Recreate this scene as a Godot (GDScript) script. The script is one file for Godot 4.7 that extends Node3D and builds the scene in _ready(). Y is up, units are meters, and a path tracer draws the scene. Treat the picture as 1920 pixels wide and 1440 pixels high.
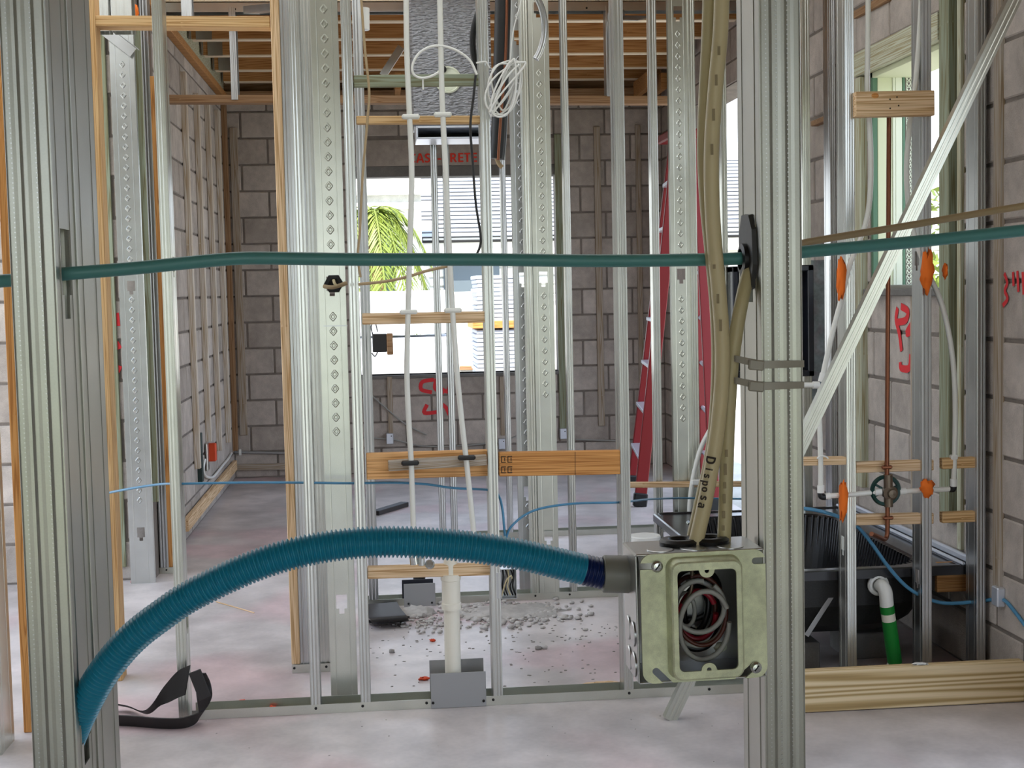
extends Node3D

# ------------------------------------------------------------------ camera and light
const EYE := Vector3(0, 1.43, 0)
const F := 2600.0
const YAW := 0.0918
const PIT := 0.0679
const ROL := -0.0217
var cam_basis := Basis()

func setup_view() -> void:
	var cam := Camera3D.new()
	cam.name = "camera"
	cam.fov = rad_to_deg(2.0 * atan(720.0 / F))
	cam_basis = Basis(Vector3.UP, -YAW) * Basis(Vector3.RIGHT, -PIT) * Basis(Vector3.BACK, ROL)
	cam.transform = Transform3D(cam_basis, EYE)
	cam.near = 0.05
	cam.far = 300.0
	add_child(cam)
	cam.current = true
	var we := WorldEnvironment.new()
	we.name = "environment"
	var env := Environment.new()
	env.background_mode = Environment.BG_SKY
	var sky := Sky.new()
	var sm := ProceduralSkyMaterial.new()
	sm.sky_top_color = Color(0.74, 0.81, 0.91)
	sm.sky_horizon_color = Color(0.93, 0.95, 0.97)
	sm.ground_horizon_color = Color(0.80, 0.84, 0.80)
	sm.ground_bottom_color = Color(0.45, 0.46, 0.42)
	sm.sky_curve = 0.12
	sm.sky_energy_multiplier = 1.0
	sm.ground_energy_multiplier = 1.0
	sky.sky_material = sm
	env.sky = sky
	env.background_energy_multiplier = 1.0
	env.tonemap_mode = Environment.TONE_MAPPER_LINEAR
	env.tonemap_exposure = 3.8
	env.sdfgi_enabled = true
	env.ssao_enabled = true
	env.ssil_enabled = true
	we.environment = env
	add_child(we)
	var sun := DirectionalLight3D.new()
	sun.name = "sun"
	sun.light_color = Color(1.0, 0.96, 0.88)
	sun.light_energy = 0.9
	sun.light_angular_distance = 0.6
	sun.shadow_enabled = true
	sun.basis = Basis.looking_at(Vector3(0.16, -0.85, -0.50).normalized(), Vector3.UP)
	add_child(sun)

func ray(px: float, py: float) -> Vector3:
	return cam_basis * Vector3((px - 960.0) / F, (720.0 - py) / F, -1.0)

func at(px: float, py: float, z: float) -> Vector3:      # the point of the plane z that the photograph shows at this pixel
	var r := ray(px, py)
	return EYE + r * (z / r.z)

func atx(px: float, py: float, x: float) -> Vector3:
	var r := ray(px, py)
	return EYE + r * (x / r.x)

func aty(px: float, py: float, y := 0.0) -> Vector3:
	var r := ray(px, py)
	return EYE + r * ((y - EYE.y) / r.y)

# ------------------------------------------------------------------ shapes
class Sh:
	var v := PackedVector3Array()
	var n := PackedVector3Array()

	func tri(a: Vector3, b: Vector3, c: Vector3, na: Vector3, nb: Vector3, nc: Vector3) -> void:
		if (b - a).cross(c - a).dot(na + nb + nc) > 0.0:
			v.append_array([a, c, b]); n.append_array([na, nc, nb])
		else:
			v.append_array([a, b, c]); n.append_array([na, nb, nc])

	func quad(a: Vector3, b: Vector3, c: Vector3, d: Vector3, nn: Vector3) -> void:
		tri(a, b, c, nn, nn, nn)
		tri(a, c, d, nn, nn, nn)

	func squad(a: Vector3, b: Vector3, c: Vector3, d: Vector3, na: Vector3, nb: Vector3, nc: Vector3, nd: Vector3) -> void:
		tri(a, b, c, na, nb, nc)
		tri(a, c, d, na, nc, nd)

	func box(c: Vector3, s: Vector3, bev := 0.0, bs := Basis()) -> Sh:
		var h := s * 0.5
		var b: float = min(bev, min(h.x, min(h.y, h.z)) * 0.9)
		for ax in 3:
			var u := (ax + 1) % 3
			var w := (ax + 2) % 3
			for sg in [-1.0, 1.0]:
				var nn := Vector3.ZERO; nn[ax] = sg
				var q: Array[Vector3] = []
				for k in [[-1, -1], [1, -1], [1, 1], [-1, 1]]:
					var p := Vector3.ZERO
					p[ax] = sg * h[ax]; p[u] = k[0] * (h[u] - b); p[w] = k[1] * (h[w] - b)
					q.append(c + bs * p)
				quad(q[0], q[1], q[2], q[3], bs * nn)
		if b > 0.0:
			for ax in 3:
				var u := (ax + 1) % 3
				var w := (ax + 2) % 3
				for su in [-1.0, 1.0]:
					for sw in [-1.0, 1.0]:
						var q: Array[Vector3] = []
						for k in [[-1, 0], [1, 0], [1, 1], [-1, 1]]:
							var p := Vector3.ZERO
							p[ax] = k[0] * (h[ax] - b)
							p[u] = su * (h[u] - (b if k[1] == 0 else 0.0))
							p[w] = sw * (h[w] - (0.0 if k[1] == 0 else b))
							q.append(c + bs * p)
						var nn := Vector3.ZERO; nn[u] = su; nn[w] = sw
						quad(q[0], q[1], q[2], q[3], (bs * nn).normalized())
			for sx in [-1.0, 1.0]:
				for sy in [-1.0, 1.0]:
					for sz in [-1.0, 1.0]:
						var s3 := Vector3(sx, sy, sz)
						var k := s3 * (h - Vector3(b, b, b))
						var nn := (bs * s3).normalized()
						tri(c + bs * (k + Vector3(sx * b, 0, 0)), c + bs * (k + Vector3(0, sy * b, 0)), c + bs * (k + Vector3(0, 0, sz * b)), nn, nn, nn)
		return self

	func tube(pts: PackedVector3Array, r: float, sides := 10, caps := true, radii := PackedFloat32Array(), flat := 1.0) -> Sh:
		var m := pts.size()
		var t := (pts[1] - pts[0]).normalized()
		var up := Vector3.UP if absf(t.y) < 0.9 else Vector3.RIGHT
		var a := t.cross(up).normalized()
		var prev: Array[Vector3] = []
		var pn: Array[Vector3] = []
		for i in m:
			var t2 := (pts[min(i + 1, m - 1)] - pts[max(i - 1, 0)]).normalized()
			a = (a - t2 * a.dot(t2)).normalized()
			var b := t2.cross(a)
			var rr: float = radii[i] if radii.size() > 0 else r
			var slope := 0.0
			if radii.size() > 0:
				var dl: float = (pts[min(i + 1, m - 1)] - pts[max(i - 1, 0)]).length()
				slope = -(radii[min(i + 1, m - 1)] - radii[max(i - 1, 0)]) / maxf(dl, 1e-6)
			var ring: Array[Vector3] = []
			var rn: Array[Vector3] = []
			for k in sides:
				var th := TAU * k / sides
				var dr := a * cos(th) + b * sin(th) * flat
				ring.append(pts[i] + dr * rr)
				rn.append((dr.normalized() + t2 * slope).normalized())
			if i > 0:
				for k in sides:
					var k2 := (k + 1) % sides
					squad(prev[k], prev[k2], ring[k2], ring[k], pn[k], pn[k2], rn[k2], rn[k])
			elif caps:
				for k in range(1, sides - 1):
					tri(ring[0], ring[k], ring[k + 1], -t2, -t2, -t2)
			if i == m - 1 and caps:
				for k in range(1, sides - 1):
					tri(ring[0], ring[k], ring[k + 1], t2, t2, t2)
			prev = ring
			pn = rn
		return self

	# profile: Vector2(radius, height), turned about the axis of tf's y
	func lathe(prof: PackedVector2Array, segs := 20, tf := Transform3D()) -> Sh:
		for i in prof.size() - 1:
			var p := prof[i]
			var q := prof[i + 1]
			var d := q - p
			var nn := Vector2(d.y, -d.x).normalized()
			for k in segs:
				var c0 := cos(TAU * k / segs); var s0 := sin(TAU * k / segs)
				var c1 := cos(TAU * (k + 1) / segs); var s1 := sin(TAU * (k + 1) / segs)
				var A := tf * Vector3(p.x * c0, p.y, p.x * s0)
				var B := tf * Vector3(p.x * c1, p.y, p.x * s1)
				var C := tf * Vector3(q.x * c1, q.y, q.x * s1)
				var D := tf * Vector3(q.x * c0, q.y, q.x * s0)
				var n0 := (tf.basis * Vector3(nn.x * c0, nn.y, nn.x * s0)).normalized()
				var n1 := (tf.basis * Vector3(nn.x * c1, nn.y, nn.x * s1)).normalized()
				if q.x > 1e-6: tri(A, C, D, n0, n1, n0)
				if p.x > 1e-6: tri(A, B, C, n0, n1, n1)
		return self

	# a bent sheet: centre line in xz, thickened, from height y0 to y1
	func sheet(line: PackedVector2Array, th: float, y0: float, y1: float, flip := false) -> Sh:
		var s := -1.0 if flip else 1.0
		for i in line.size() - 1:
			var p := line[i]
			var q := line[i + 1]
			var d := (q - p).normalized()
			var o := Vector2(-d.y, d.x) * th * 0.5
			var e := d * th * 0.25
			var c := [p + o - e, q + o + e, q - o + e, p - o - e]
			var w: Array[Vector3] = []
			for k in c: w.append(Vector3(k.x * s, 0, k.y))
			var n1 := Vector3(o.x * s, 0, o.y).normalized()
			var u0 := Vector3(0, y0, 0); var u1 := Vector3(0, y1, 0)
			quad(w[0] + u0, w[1] + u0, w[1] + u1, w[0] + u1, n1)
			quad(w[3] + u0, w[2] + u0, w[2] + u1, w[3] + u1, -n1)
			quad(w[0] + u1, w[1] + u1, w[2] + u1, w[3] + u1, Vector3.UP)
			quad(w[0] + u0, w[1] + u0, w[2] + u0, w[3] + u0, Vector3.DOWN)
			var dn := Vector3(d.x * s, 0, d.y)
			quad(w[0] + u0, w[3] + u0, w[3] + u1, w[0] + u1, -dn)
			quad(w[1] + u0, w[2] + u0, w[2] + u1, w[1] + u1, dn)
		return self

	# loops of equal length joined one to the next
	func loft(loops: Array, close := true) -> Sh:
		var cen := Vector3.ZERO
		for l in loops:
			var lc := Vector3.ZERO
			for p in l: lc += p
			cen += lc / l.size()
		cen /= loops.size()
		for i in loops.size() - 1:
			var a: Array = loops[i]
			var b: Array = loops[i + 1]
			for k in a.size():
				var k2 := (k + 1) % a.size()
				if not close and k2 == 0: continue
				var nn: Vector3 = ((b[k] - a[k]) as Vector3).cross(a[k2] - a[k])
				if nn.length() < 1e-12: nn = ((b[k2] - a[k2]) as Vector3).cross(a[k2] - a[k])
				nn = nn.normalized()
				quad(a[k], a[k2], b[k2], b[k], nn)
		return self

	# a strip of cloth or rubber with thickness: centre points, half-width vectors
	func ribbon(pts: PackedVector3Array, half: PackedVector3Array, th: float) -> Sh:
		var m := pts.size()
		var L: Array = []
		for i in m:
			var t := (pts[min(i + 1, m - 1)] - pts[max(i - 1, 0)]).normalized()
			var nn := t.cross(half[i]).normalized() * th * 0.5
			L.append([pts[i] - half[i] - nn, pts[i] + half[i] - nn, pts[i] + half[i] + nn, pts[i] - half[i] + nn, nn.normalized(), half[i].normalized(), t])
		for i in m - 1:
			var a: Array = L[i]
			var b: Array = L[i + 1]
			squad(a[0], a[1], b[1], b[0], -a[4], -a[4], -b[4], -b[4])
			squad(a[3], a[2], b[2], b[3], a[4], a[4], b[4], b[4])
			squad(a[0], a[3], b[3], b[0], -a[5], -a[5], -b[5], -b[5])
			squad(a[1], a[2], b[2], b[1], a[5], a[5], b[5], b[5])
		var s: Array = L[0]; var e: Array = L[m - 1]
		quad(s[0], s[1], s[2], s[3], -s[6])
		quad(e[0], e[1], e[2], e[3], e[6])
		return self

	func blob(c: Vector3, s: Vector3, sd: int, amp := 0.25, lat := 8, lon := 12, freq := 1.6) -> Sh:
		var fn := FastNoiseLite.new(); fn.seed = sd; fn.frequency = freq
		var g: Array = []
		for i in lat + 1:
			var row: Array[Vector3] = []
			for k in lon:
				var th := PI * i / lat
				var ph := TAU * k / lon
				var d := Vector3(sin(th) * cos(ph), cos(th), sin(th) * sin(ph))
				row.append(c + d * s * (1.0 + amp * 2.0 * fn.get_noise_3d(d.x, d.y, d.z)))
			g.append(row)
		for i in lat:
			for k in lon:
				var k2 := (k + 1) % lon
				var a: Vector3 = g[i][k]; var b: Vector3 = g[i][k2]; var e: Vector3 = g[i + 1][k2]; var f: Vector3 = g[i + 1][k]
				var q := s * s
				var na := ((a - c) / q).normalized(); var nb := ((b - c) / q).normalized(); var ne := ((e - c) / q).normalized(); var nf := ((f - c) / q).normalized()
				tri(a, e, f, na, ne, nf)
				if i > 0: tri(a, b, e, na, nb, ne)
		return self

	func mesh() -> ArrayMesh:
		var arr := []
		arr.resize(Mesh.ARRAY_MAX)
		arr[Mesh.ARRAY_VERTEX] = v
		arr[Mesh.ARRAY_NORMAL] = n
		var am := ArrayMesh.new()
		am.add_surface_from_arrays(Mesh.PRIMITIVE_TRIANGLES, arr)
		return am

func curve(pts: Array, sub := 8) -> PackedVector3Array:   # Catmull-Rom through the points
	var out := PackedVector3Array()
	for i in pts.size() - 1:
		var p0: Vector3 = pts[max(i - 1, 0)]
		var p1: Vector3 = pts[i]
		var p2: Vector3 = pts[i + 1]
		var p3: Vector3 = pts[min(i + 2, pts.size() - 1)]
		for k in sub:
			out.append(p1.cubic_interpolate(p2, p0, p3, float(k) / sub))
	out.append(pts[-1])
	return out

func even(pts: PackedVector3Array, step: float) -> PackedVector3Array:
	var out := PackedVector3Array([pts[0]])
	var left := step
	for i in pts.size() - 1:
		var a := pts[i]
		var L := a.distance_to(pts[i + 1])
		var done := 0.0
		while L - done >= left:
			done += left
			out.append(a.lerp(pts[i + 1], done / L))
			left = step
		left -= L - done
	return out

func pz(list: Array, z: float) -> Array:        # pixels on a plane z, as points
	var o := []
	for p in list: o.append(at(p[0], p[1], p[2] if p.size() > 2 else z))
	return o

# ------------------------------------------------------------------ scene helpers
func thing(called: String, label: String, category: String, pos := Vector3.ZERO, group := "") -> Node3D:
	var o := Node3D.new()
	o.name = called
	o.position = pos
	o.set_meta("label", label)
	o.set_meta("category", category)
	if group != "": o.set_meta("group", group)
	add_child(o, true)
	return o

func structure(called: String, pos := Vector3.ZERO) -> Node3D:
	var o := Node3D.new()
	o.name = called
	o.position = pos
	o.set_meta("kind", "structure")
	add_child(o, true)
	return o

func part(parent: Node3D, called: String, what, m: Material, local := false) -> MeshInstance3D:
	var o := MeshInstance3D.new()
	o.name = called
	o.mesh = what.mesh() if what is Sh else what
	o.material_override = m
	parent.add_child(o, true)
	if not local:      # the shape is in world axes: undo the parents' places
		var p := Vector3.ZERO
		var q: Node = parent
		while q != self:
			p += q.position
			q = q.get_parent()
		o.position = -p
	return o

func one(called: String, sh: Sh, m: Material, label: String, category: String, group := "") -> MeshInstance3D:
	var lo := sh.v[0]
	var hi := sh.v[0]
	for p in sh.v:
		lo = lo.min(p); hi = hi.max(p)
	var b := Vector3((lo.x + hi.x) * 0.5, lo.y, (lo.z + hi.z) * 0.5)
	for i in sh.v.size(): sh.v[i] -= b
	var o := MeshInstance3D.new()
	o.name = called
	o.mesh = sh.mesh()
	o.material_override = m
	o.position = b
	o.set_meta("label", label)
	o.set_meta("category", category)
	if group != "": o.set_meta("group", group)
	add_child(o, true)
	return o

# ------------------------------------------------------------------ materials
var M := {}

func mat(c: Color, rough := 0.7, metal := 0.0) -> StandardMaterial3D:
	var m := StandardMaterial3D.new()
	m.albedo_color = c
	m.roughness = rough
	m.metallic = metal
	m.cull_mode = BaseMaterial3D.CULL_DISABLED
	return m

func tex(w: int, h: int, f: Callable) -> ImageTexture:
	var im := Image.create(w, h, false, Image.FORMAT_RGB8)
	for y in h:
		for x in w:
			im.set_pixel(x, y, f.call(x, y))
	return ImageTexture.create_from_image(im)

func noise(freq: float, sd: int, oct := 4) -> FastNoiseLite:
	var n := FastNoiseLite.new()
	n.seed = sd
	n.frequency = freq
	n.fractal_octaves = oct
	return n

func field(freq: float, sd: int, w: int, h: int, sw := 0, sh := 0, oct := 3) -> PackedFloat32Array:   # seamless noise 0..1, stretched when sw, sh differ from w, h
	var n := noise(freq, sd, oct)
	var im := n.get_seamless_image(sw if sw > 0 else w, sh if sh > 0 else h, false, false, 0.15, true)
	im.convert(Image.FORMAT_RF)
	if im.get_width() != w or im.get_height() != h: im.resize(w, h, Image.INTERPOLATE_CUBIC)
	return im.get_data().to_float32_array()

func tri_tex(m: StandardMaterial3D, t: Texture2D, sc: Vector3, off := Vector3.ZERO, world := false) -> StandardMaterial3D:
	m.albedo_texture = t
	m.uv1_triplanar = true
	m.uv1_world_triplanar = world
	m.uv1_triplanar_sharpness = 8.0
	m.uv1_scale = sc
	m.uv1_offset = off
	return m

func make_materials() -> void:
	var wa := field(0.016, 3, 512, 256, 64, 256, 2)
	var fb := field(0.22, 17, 512, 256, 24, 256, 2)
	var grain := tex(512, 256, func(x: int, y: int) -> Color:
		var k := y * 512 + x
		var s := sin((y / 256.0 * 8.0 + (wa[k] - 0.5) * 4.0) * TAU) * 0.5 + 0.5
		s = pow(s, 2.0)
		var q := clampf(1.0 - 0.20 * s + 0.16 * (fb[k] - 0.5), 0.0, 1.0)
		return Color(q, q * (1.0 - 0.09 * s), q * (1.0 - 0.22 * s)))
	var wb := field(0.012, 8, 512, 256, 64, 256, 2)
	var bands := tex(512, 256, func(x: int, y: int) -> Color:
		var k := y * 512 + x
		var s := sin((y / 256.0 * 10.0 + (wb[k] - 0.5) * 1.5) * TAU) * 0.5 + 0.5
		s = pow(s, 1.6)
		var q := clampf(1.0 - 0.27 * s + 0.10 * (fb[k] - 0.5), 0.0, 1.0)
		return Color(q, q * (1.0 - 0.08 * s), q * (1.0 - 0.26 * s)))
	var f1 := field(0.006, 21, 512, 512)
	var f2 := field(0.03, 22, 512, 512)
	var f3 := field(0.25, 23, 512, 512, 0, 0, 2)
	var f4 := field(0.005, 24, 512, 512, 0, 0, 2)
	var cloudy := tex(512, 512, func(x: int, y: int) -> Color:
		var k := y * 512 + x
		var q := clampf(0.90 + 0.22 * (f1[k] - 0.5) + 0.14 * (f2[k] - 0.5) + 0.05 * (f3[k] - 0.5), 0.0, 1.0)
		var pink := clampf((f4[k] - 0.52) * 0.28, 0.0, 0.07)
		return Color(q, q * (1.0 - pink), q * (1.0 - pink * 0.8)))
	var cement := tex(512, 512, func(x: int, y: int) -> Color:
		var k := y * 512 + x
		var q := clampf(0.92 + 0.14 * (f1[k] - 0.5) + 0.10 * (f2[k] - 0.5) + 0.10 * (f3[k] - 0.5), 0.0, 1.0)
		return Color(q, q, q))
	var steelt := tex(512, 512, func(x: int, y: int) -> Color:
		var k := y * 512 + x
		var q := clampf(0.96 + 0.05 * (f1[k] - 0.5) + 0.04 * (f3[k] - 0.5), 0.0, 1.0)
		return Color(q, q, q))
	var rough_noise := tex(512, 512, func(x: int, y: int) -> Color:
		var k := y * 512 + x
		var q := clampf(0.3 + 0.5 * f2[k] + 0.4 * (f3[k] - 0.5), 0.0, 1.0)
		return Color(q, q, q))

	# galvanised steel
	for i in 3:
		var c: Color = [Color(0.80, 0.805, 0.785), Color(0.82, 0.825, 0.785), Color(0.77, 0.775, 0.775)][i]
		var m := mat(c, 0.28, 0.95)
		tri_tex(m, steelt, Vector3(2, 2, 2), Vector3(i * 0.3, i * 0.17, 0))
		m.roughness_texture = null
		M["steel%d" % i] = m
	M.steel_near_dim = tri_tex(mat(Color(0.68, 0.68, 0.645), 0.30, 0.9), steelt, Vector3(4, 4, 4))  # darker steel copy: dim light on the near studs put into its colour
	M.steel_shiny = tri_tex(mat(Color(0.80, 0.81, 0.80), 0.22, 0.85), steelt, Vector3(3, 3, 3))
	M.box_steel = tri_tex(mat(Color(0.88, 0.90, 0.76), 0.5, 0.4), cement, Vector3(9, 9, 9))
	M.foil = tri_tex(mat(Color(0.58, 0.585, 0.60), 0.36, 0.85), steelt, Vector3(2, 2, 2))
	M.foil.normal_enabled = true
	var fo := field(0.07, 31, 512, 512, 160, 512, 3)
	var fn := Image.create(512, 512, false, Image.FORMAT_RGB8)
	for y in 512:
		for x in 512:
			var q := pow(fo[y * 512 + x], 2.0)
			fn.set_pixel(x, y, Color(q, q, q))
	fn.bump_map_to_normal_map(14.0)
	M.foil.normal_texture = ImageTexture.create_from_image(fn)
	M.foil.normal_scale = 0.45

	# timber
	var tones := {"pine": Color(0.86, 0.72, 0.52), "pale": Color(0.90, 0.785, 0.635), "orange": Color(0.83, 0.60, 0.34), "joist": Color(0.76, 0.56, 0.34), "grey": Color(0.70, 0.66, 0.61), "green": Color(0.58, 0.615, 0.53), "brown": Color(0.62, 0.49, 0.36), "batten_grey": Color(0.84, 0.81, 0.77), "plank": Color(0.90, 0.70, 0.47), "lime": Color(0.77, 0.785, 0.70)}
	var i2 := 0
	for k in tones:
		var m := mat(tones[k], 0.75)
		tri_tex(m, grain, Vector3(0.55, 7.5, 7.5), Vector3(0.13 * i2, 0.29 * i2, 0.41 * i2))
		M[k] = m
		i2 += 1
	M.bigpine = tri_tex(mat(Color(0.86, 0.775, 0.62), 0.72), bands, Vector3(0.4, 4.2, 4.2), Vector3(0.2, 0.1, 0.6))

	# masonry
	for i in 4:
		var c: Color = [Color(0.735, 0.695, 0.66), Color(0.765, 0.725, 0.69), Color(0.705, 0.665, 0.63), Color(0.785, 0.745, 0.71)][i]
		var m := mat(c, 0.95)
		tri_tex(m, cement, Vector3(1.1, 1.1, 1.1), Vector3(0.31 * i, 0.17 * i, 0.4 * i), true)
		m.heightmap_enabled = false
		m.normal_enabled = true
		var im := rough_noise.get_image().duplicate()
		im.bump_map_to_normal_map(3.0)
		m.normal_texture = M["grit"] if M.has("grit") else ImageTexture.create_from_image(im)
		M["grit"] = m.normal_texture
		m.normal_scale = 0.6
		M["block%d" % i] = m
	M.mortar = tri_tex(mat(Color(0.51, 0.475, 0.445), 0.98), cement, Vector3(1.5, 1.5, 1.5), Vector3.ZERO, true)
	M.concrete = tri_tex(mat(Color(0.50, 0.49, 0.475), 0.95), cement, Vector3(0.9, 0.9, 0.9), Vector3.ZERO, true)
	M.floor = tri_tex(mat(Color(0.845, 0.81, 0.80), 0.40), cloudy, Vector3(0.33, 0.33, 0.33), Vector3(0.1, 0, 0.25), true)
	M.dust = tri_tex(mat(Color(0.74, 0.72, 0.70), 0.98), cement, Vector3(2, 2, 2), Vector3.ZERO, true)
	M.stone0 = mat(Color(0.72, 0.70, 0.68), 0.95)
	M.stone1 = mat(Color(0.58, 0.56, 0.54), 0.95)
	M.white_wall = tri_tex(mat(Color(0.90, 0.90, 0.88), 0.9), cement, Vector3(0.4, 0.4, 0.4), Vector3.ZERO, true)

	M.teal = mat(Color(0.31, 0.54, 0.53), 0.42)
	M.conduit = mat(Color(0.12, 0.54, 0.66), 0.34)
	M.conduit_end = mat(Color(0.05, 0.13, 0.34), 0.35)
	M.grey_plastic = mat(Color(0.48, 0.48, 0.45), 0.45)
	M.cream = mat(Color(0.80, 0.74, 0.58), 0.45)
	M.cream2 = mat(Color(0.74, 0.69, 0.53), 0.45)
	M.beige = mat(Color(0.66, 0.57, 0.43), 0.5)
	M.white = mat(Color(0.90, 0.90, 0.88), 0.35)
	M.pex = mat(Color(0.88, 0.88, 0.85), 0.3)
	M.pvc = mat(Color(0.92, 0.90, 0.84), 0.3)
	M.black = mat(Color(0.045, 0.045, 0.05), 0.45)
	M.rubber = mat(Color(0.13, 0.12, 0.12), 0.5)
	M.tub = tri_tex(mat(Color(0.17, 0.17, 0.175), 0.5), rough_noise, Vector3(8, 8, 8))
	M.tub_rim = mat(Color(0.13, 0.13, 0.14), 0.22)
	M.grey_plate = mat(Color(0.62, 0.62, 0.62), 0.5, 0.4)
	M.copper = mat(Color(0.52, 0.33, 0.24), 0.35, 0.8)
	M.bronze = mat(Color(0.45, 0.40, 0.34), 0.4, 0.7)
	M.foam = mat(Color(0.93, 0.45, 0.10), 0.8)
	M.blue = mat(Color(0.28, 0.52, 0.66), 0.4)
	M.red_ladder = mat(Color(0.50, 0.05, 0.07), 0.45)
	M.alu = mat(Color(0.86, 0.88, 0.92), 0.35, 0.6)
	M.red_paint = mat(Color(0.86, 0.22, 0.24), 0.9)
	M.red_print = mat(Color(0.86, 0.22, 0.15), 0.8)
	M.green_pipe = mat(Color(0.05, 0.50, 0.17), 0.4)
	M.green_ring = mat(Color(0.05, 0.22, 0.20), 0.4)
	M.dark = mat(Color(0.05, 0.045, 0.05), 0.7)
	M.navy = mat(Color(0.10, 0.11, 0.15), 0.35)
	M.ink = mat(Color(0.16, 0.11, 0.05), 0.7)
	M.ink_faint = mat(Color(0.56, 0.50, 0.37), 0.6)
	M.orange_box = mat(Color(0.85, 0.28, 0.10), 0.5)
	M.red_wire = mat(Color(0.55, 0.06, 0.14), 0.4)
	M.grey_wire = mat(Color(0.62, 0.62, 0.60), 0.4)
	M.brown_wire = mat(Color(0.30, 0.12, 0.07), 0.5)
	M.palm = mat(Color(0.44, 0.50, 0.18), 0.5)
	M.palm.backlight = Color(0.12, 0.16, 0.03)
	M.palm.backlight_enabled = true
	M.hedge = mat(Color(0.24, 0.38, 0.10), 0.6)
	M.lawn = tri_tex(mat(Color(0.46, 0.51, 0.30), 0.95), cloudy, Vector3(0.2, 0.2, 0.2), Vector3.ZERO, true)
	M.paving = tri_tex(mat(Color(0.80, 0.79, 0.76), 0.9), cement, Vector3(0.2, 0.2, 0.2), Vector3.ZERO, true)
	M.tile = mat(Color(0.66, 0.68, 0.72), 0.75)
	M.wrap = mat(Color(0.90, 0.92, 0.96), 0.4)
	M.window_dark = mat(Color(0.20, 0.26, 0.27), 0.15)
	M.shutter = mat(Color(0.36, 0.41, 0.45), 0.6)
	M.casing = mat(Color(0.86, 0.88, 0.80), 0.6)
	M.casing_lime = mat(Color(0.82, 0.84, 0.71), 0.7)
	M.casing_green = mat(Color(0.32, 0.46, 0.36), 0.6)
	M.frost = tri_tex(mat(Color(0.70, 0.76, 0.80), 0.28, 0.75), cloudy, Vector3(3, 3, 3))
	M.dark_green = mat(Color(0.12, 0.20, 0.18), 0.6)
	M.dark_grey = mat(Color(0.20, 0.20, 0.20), 0.55)
	M.cream_clear = mat(Color(0.62, 0.60, 0.55), 0.35)
	M.daylight_sheet = mat(Color(0.95, 0.94, 0.90), 0.9)  # unseen sheet added to spread daylight into the rooms
	M.daylight_sheet.backlight_enabled = true
	M.daylight_sheet.backlight = Color(0.72, 0.72, 0.72)
	M.bounce_lit_edge = mat(Color(0.93, 0.86, 0.75), 0.8)  # joist undersides: floor bounce light put into the colour
	M.ply = tri_tex(mat(Color(0.60, 0.46, 0.30), 0.85), grain, Vector3(0.4, 1, 1))

# ------------------------------------------------------------------ recurring things
const Z1 := -4.69      # front of the stud wall in the middle of the picture
const ZJ := -5.22      # door frame behind it, left
const Z2 := -6.28      # second stud wall
const Z3 := -7.90      # third stud wall
const ZB := -10.97     # masonry wall at the back
const XL := -1.19
const XR := 2.13
const XR2 := 2.25
const TOP := 3.06

var diamond_mesh: ArrayMesh

func make_diamond() -> void:
	var s := Sh.new()
	var loops := []
	for k in [[0.0165, 0.0, 0.0], [0.0125, 0.0036, 0.8], [0.0095, 0.0036, 0.8], [0.0055, 0.0008, 0.0], [0.0, 0.0008, 0.0]]:
		var l := []
		for q in 4:
			var th := TAU * q / 4.0
			for e in [-0.16, 0.16]:
				l.append(Vector3(sin(th + e) * k[0] * 0.82, cos(th + e) * k[0], k[1]))
		loops.append(l)
	s.loft(loops)
	for i in s.n.size():
		if s.n[i].z < 0.0: s.n[i] = -s.n[i]
	diamond_mesh = s.mesh()

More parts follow.
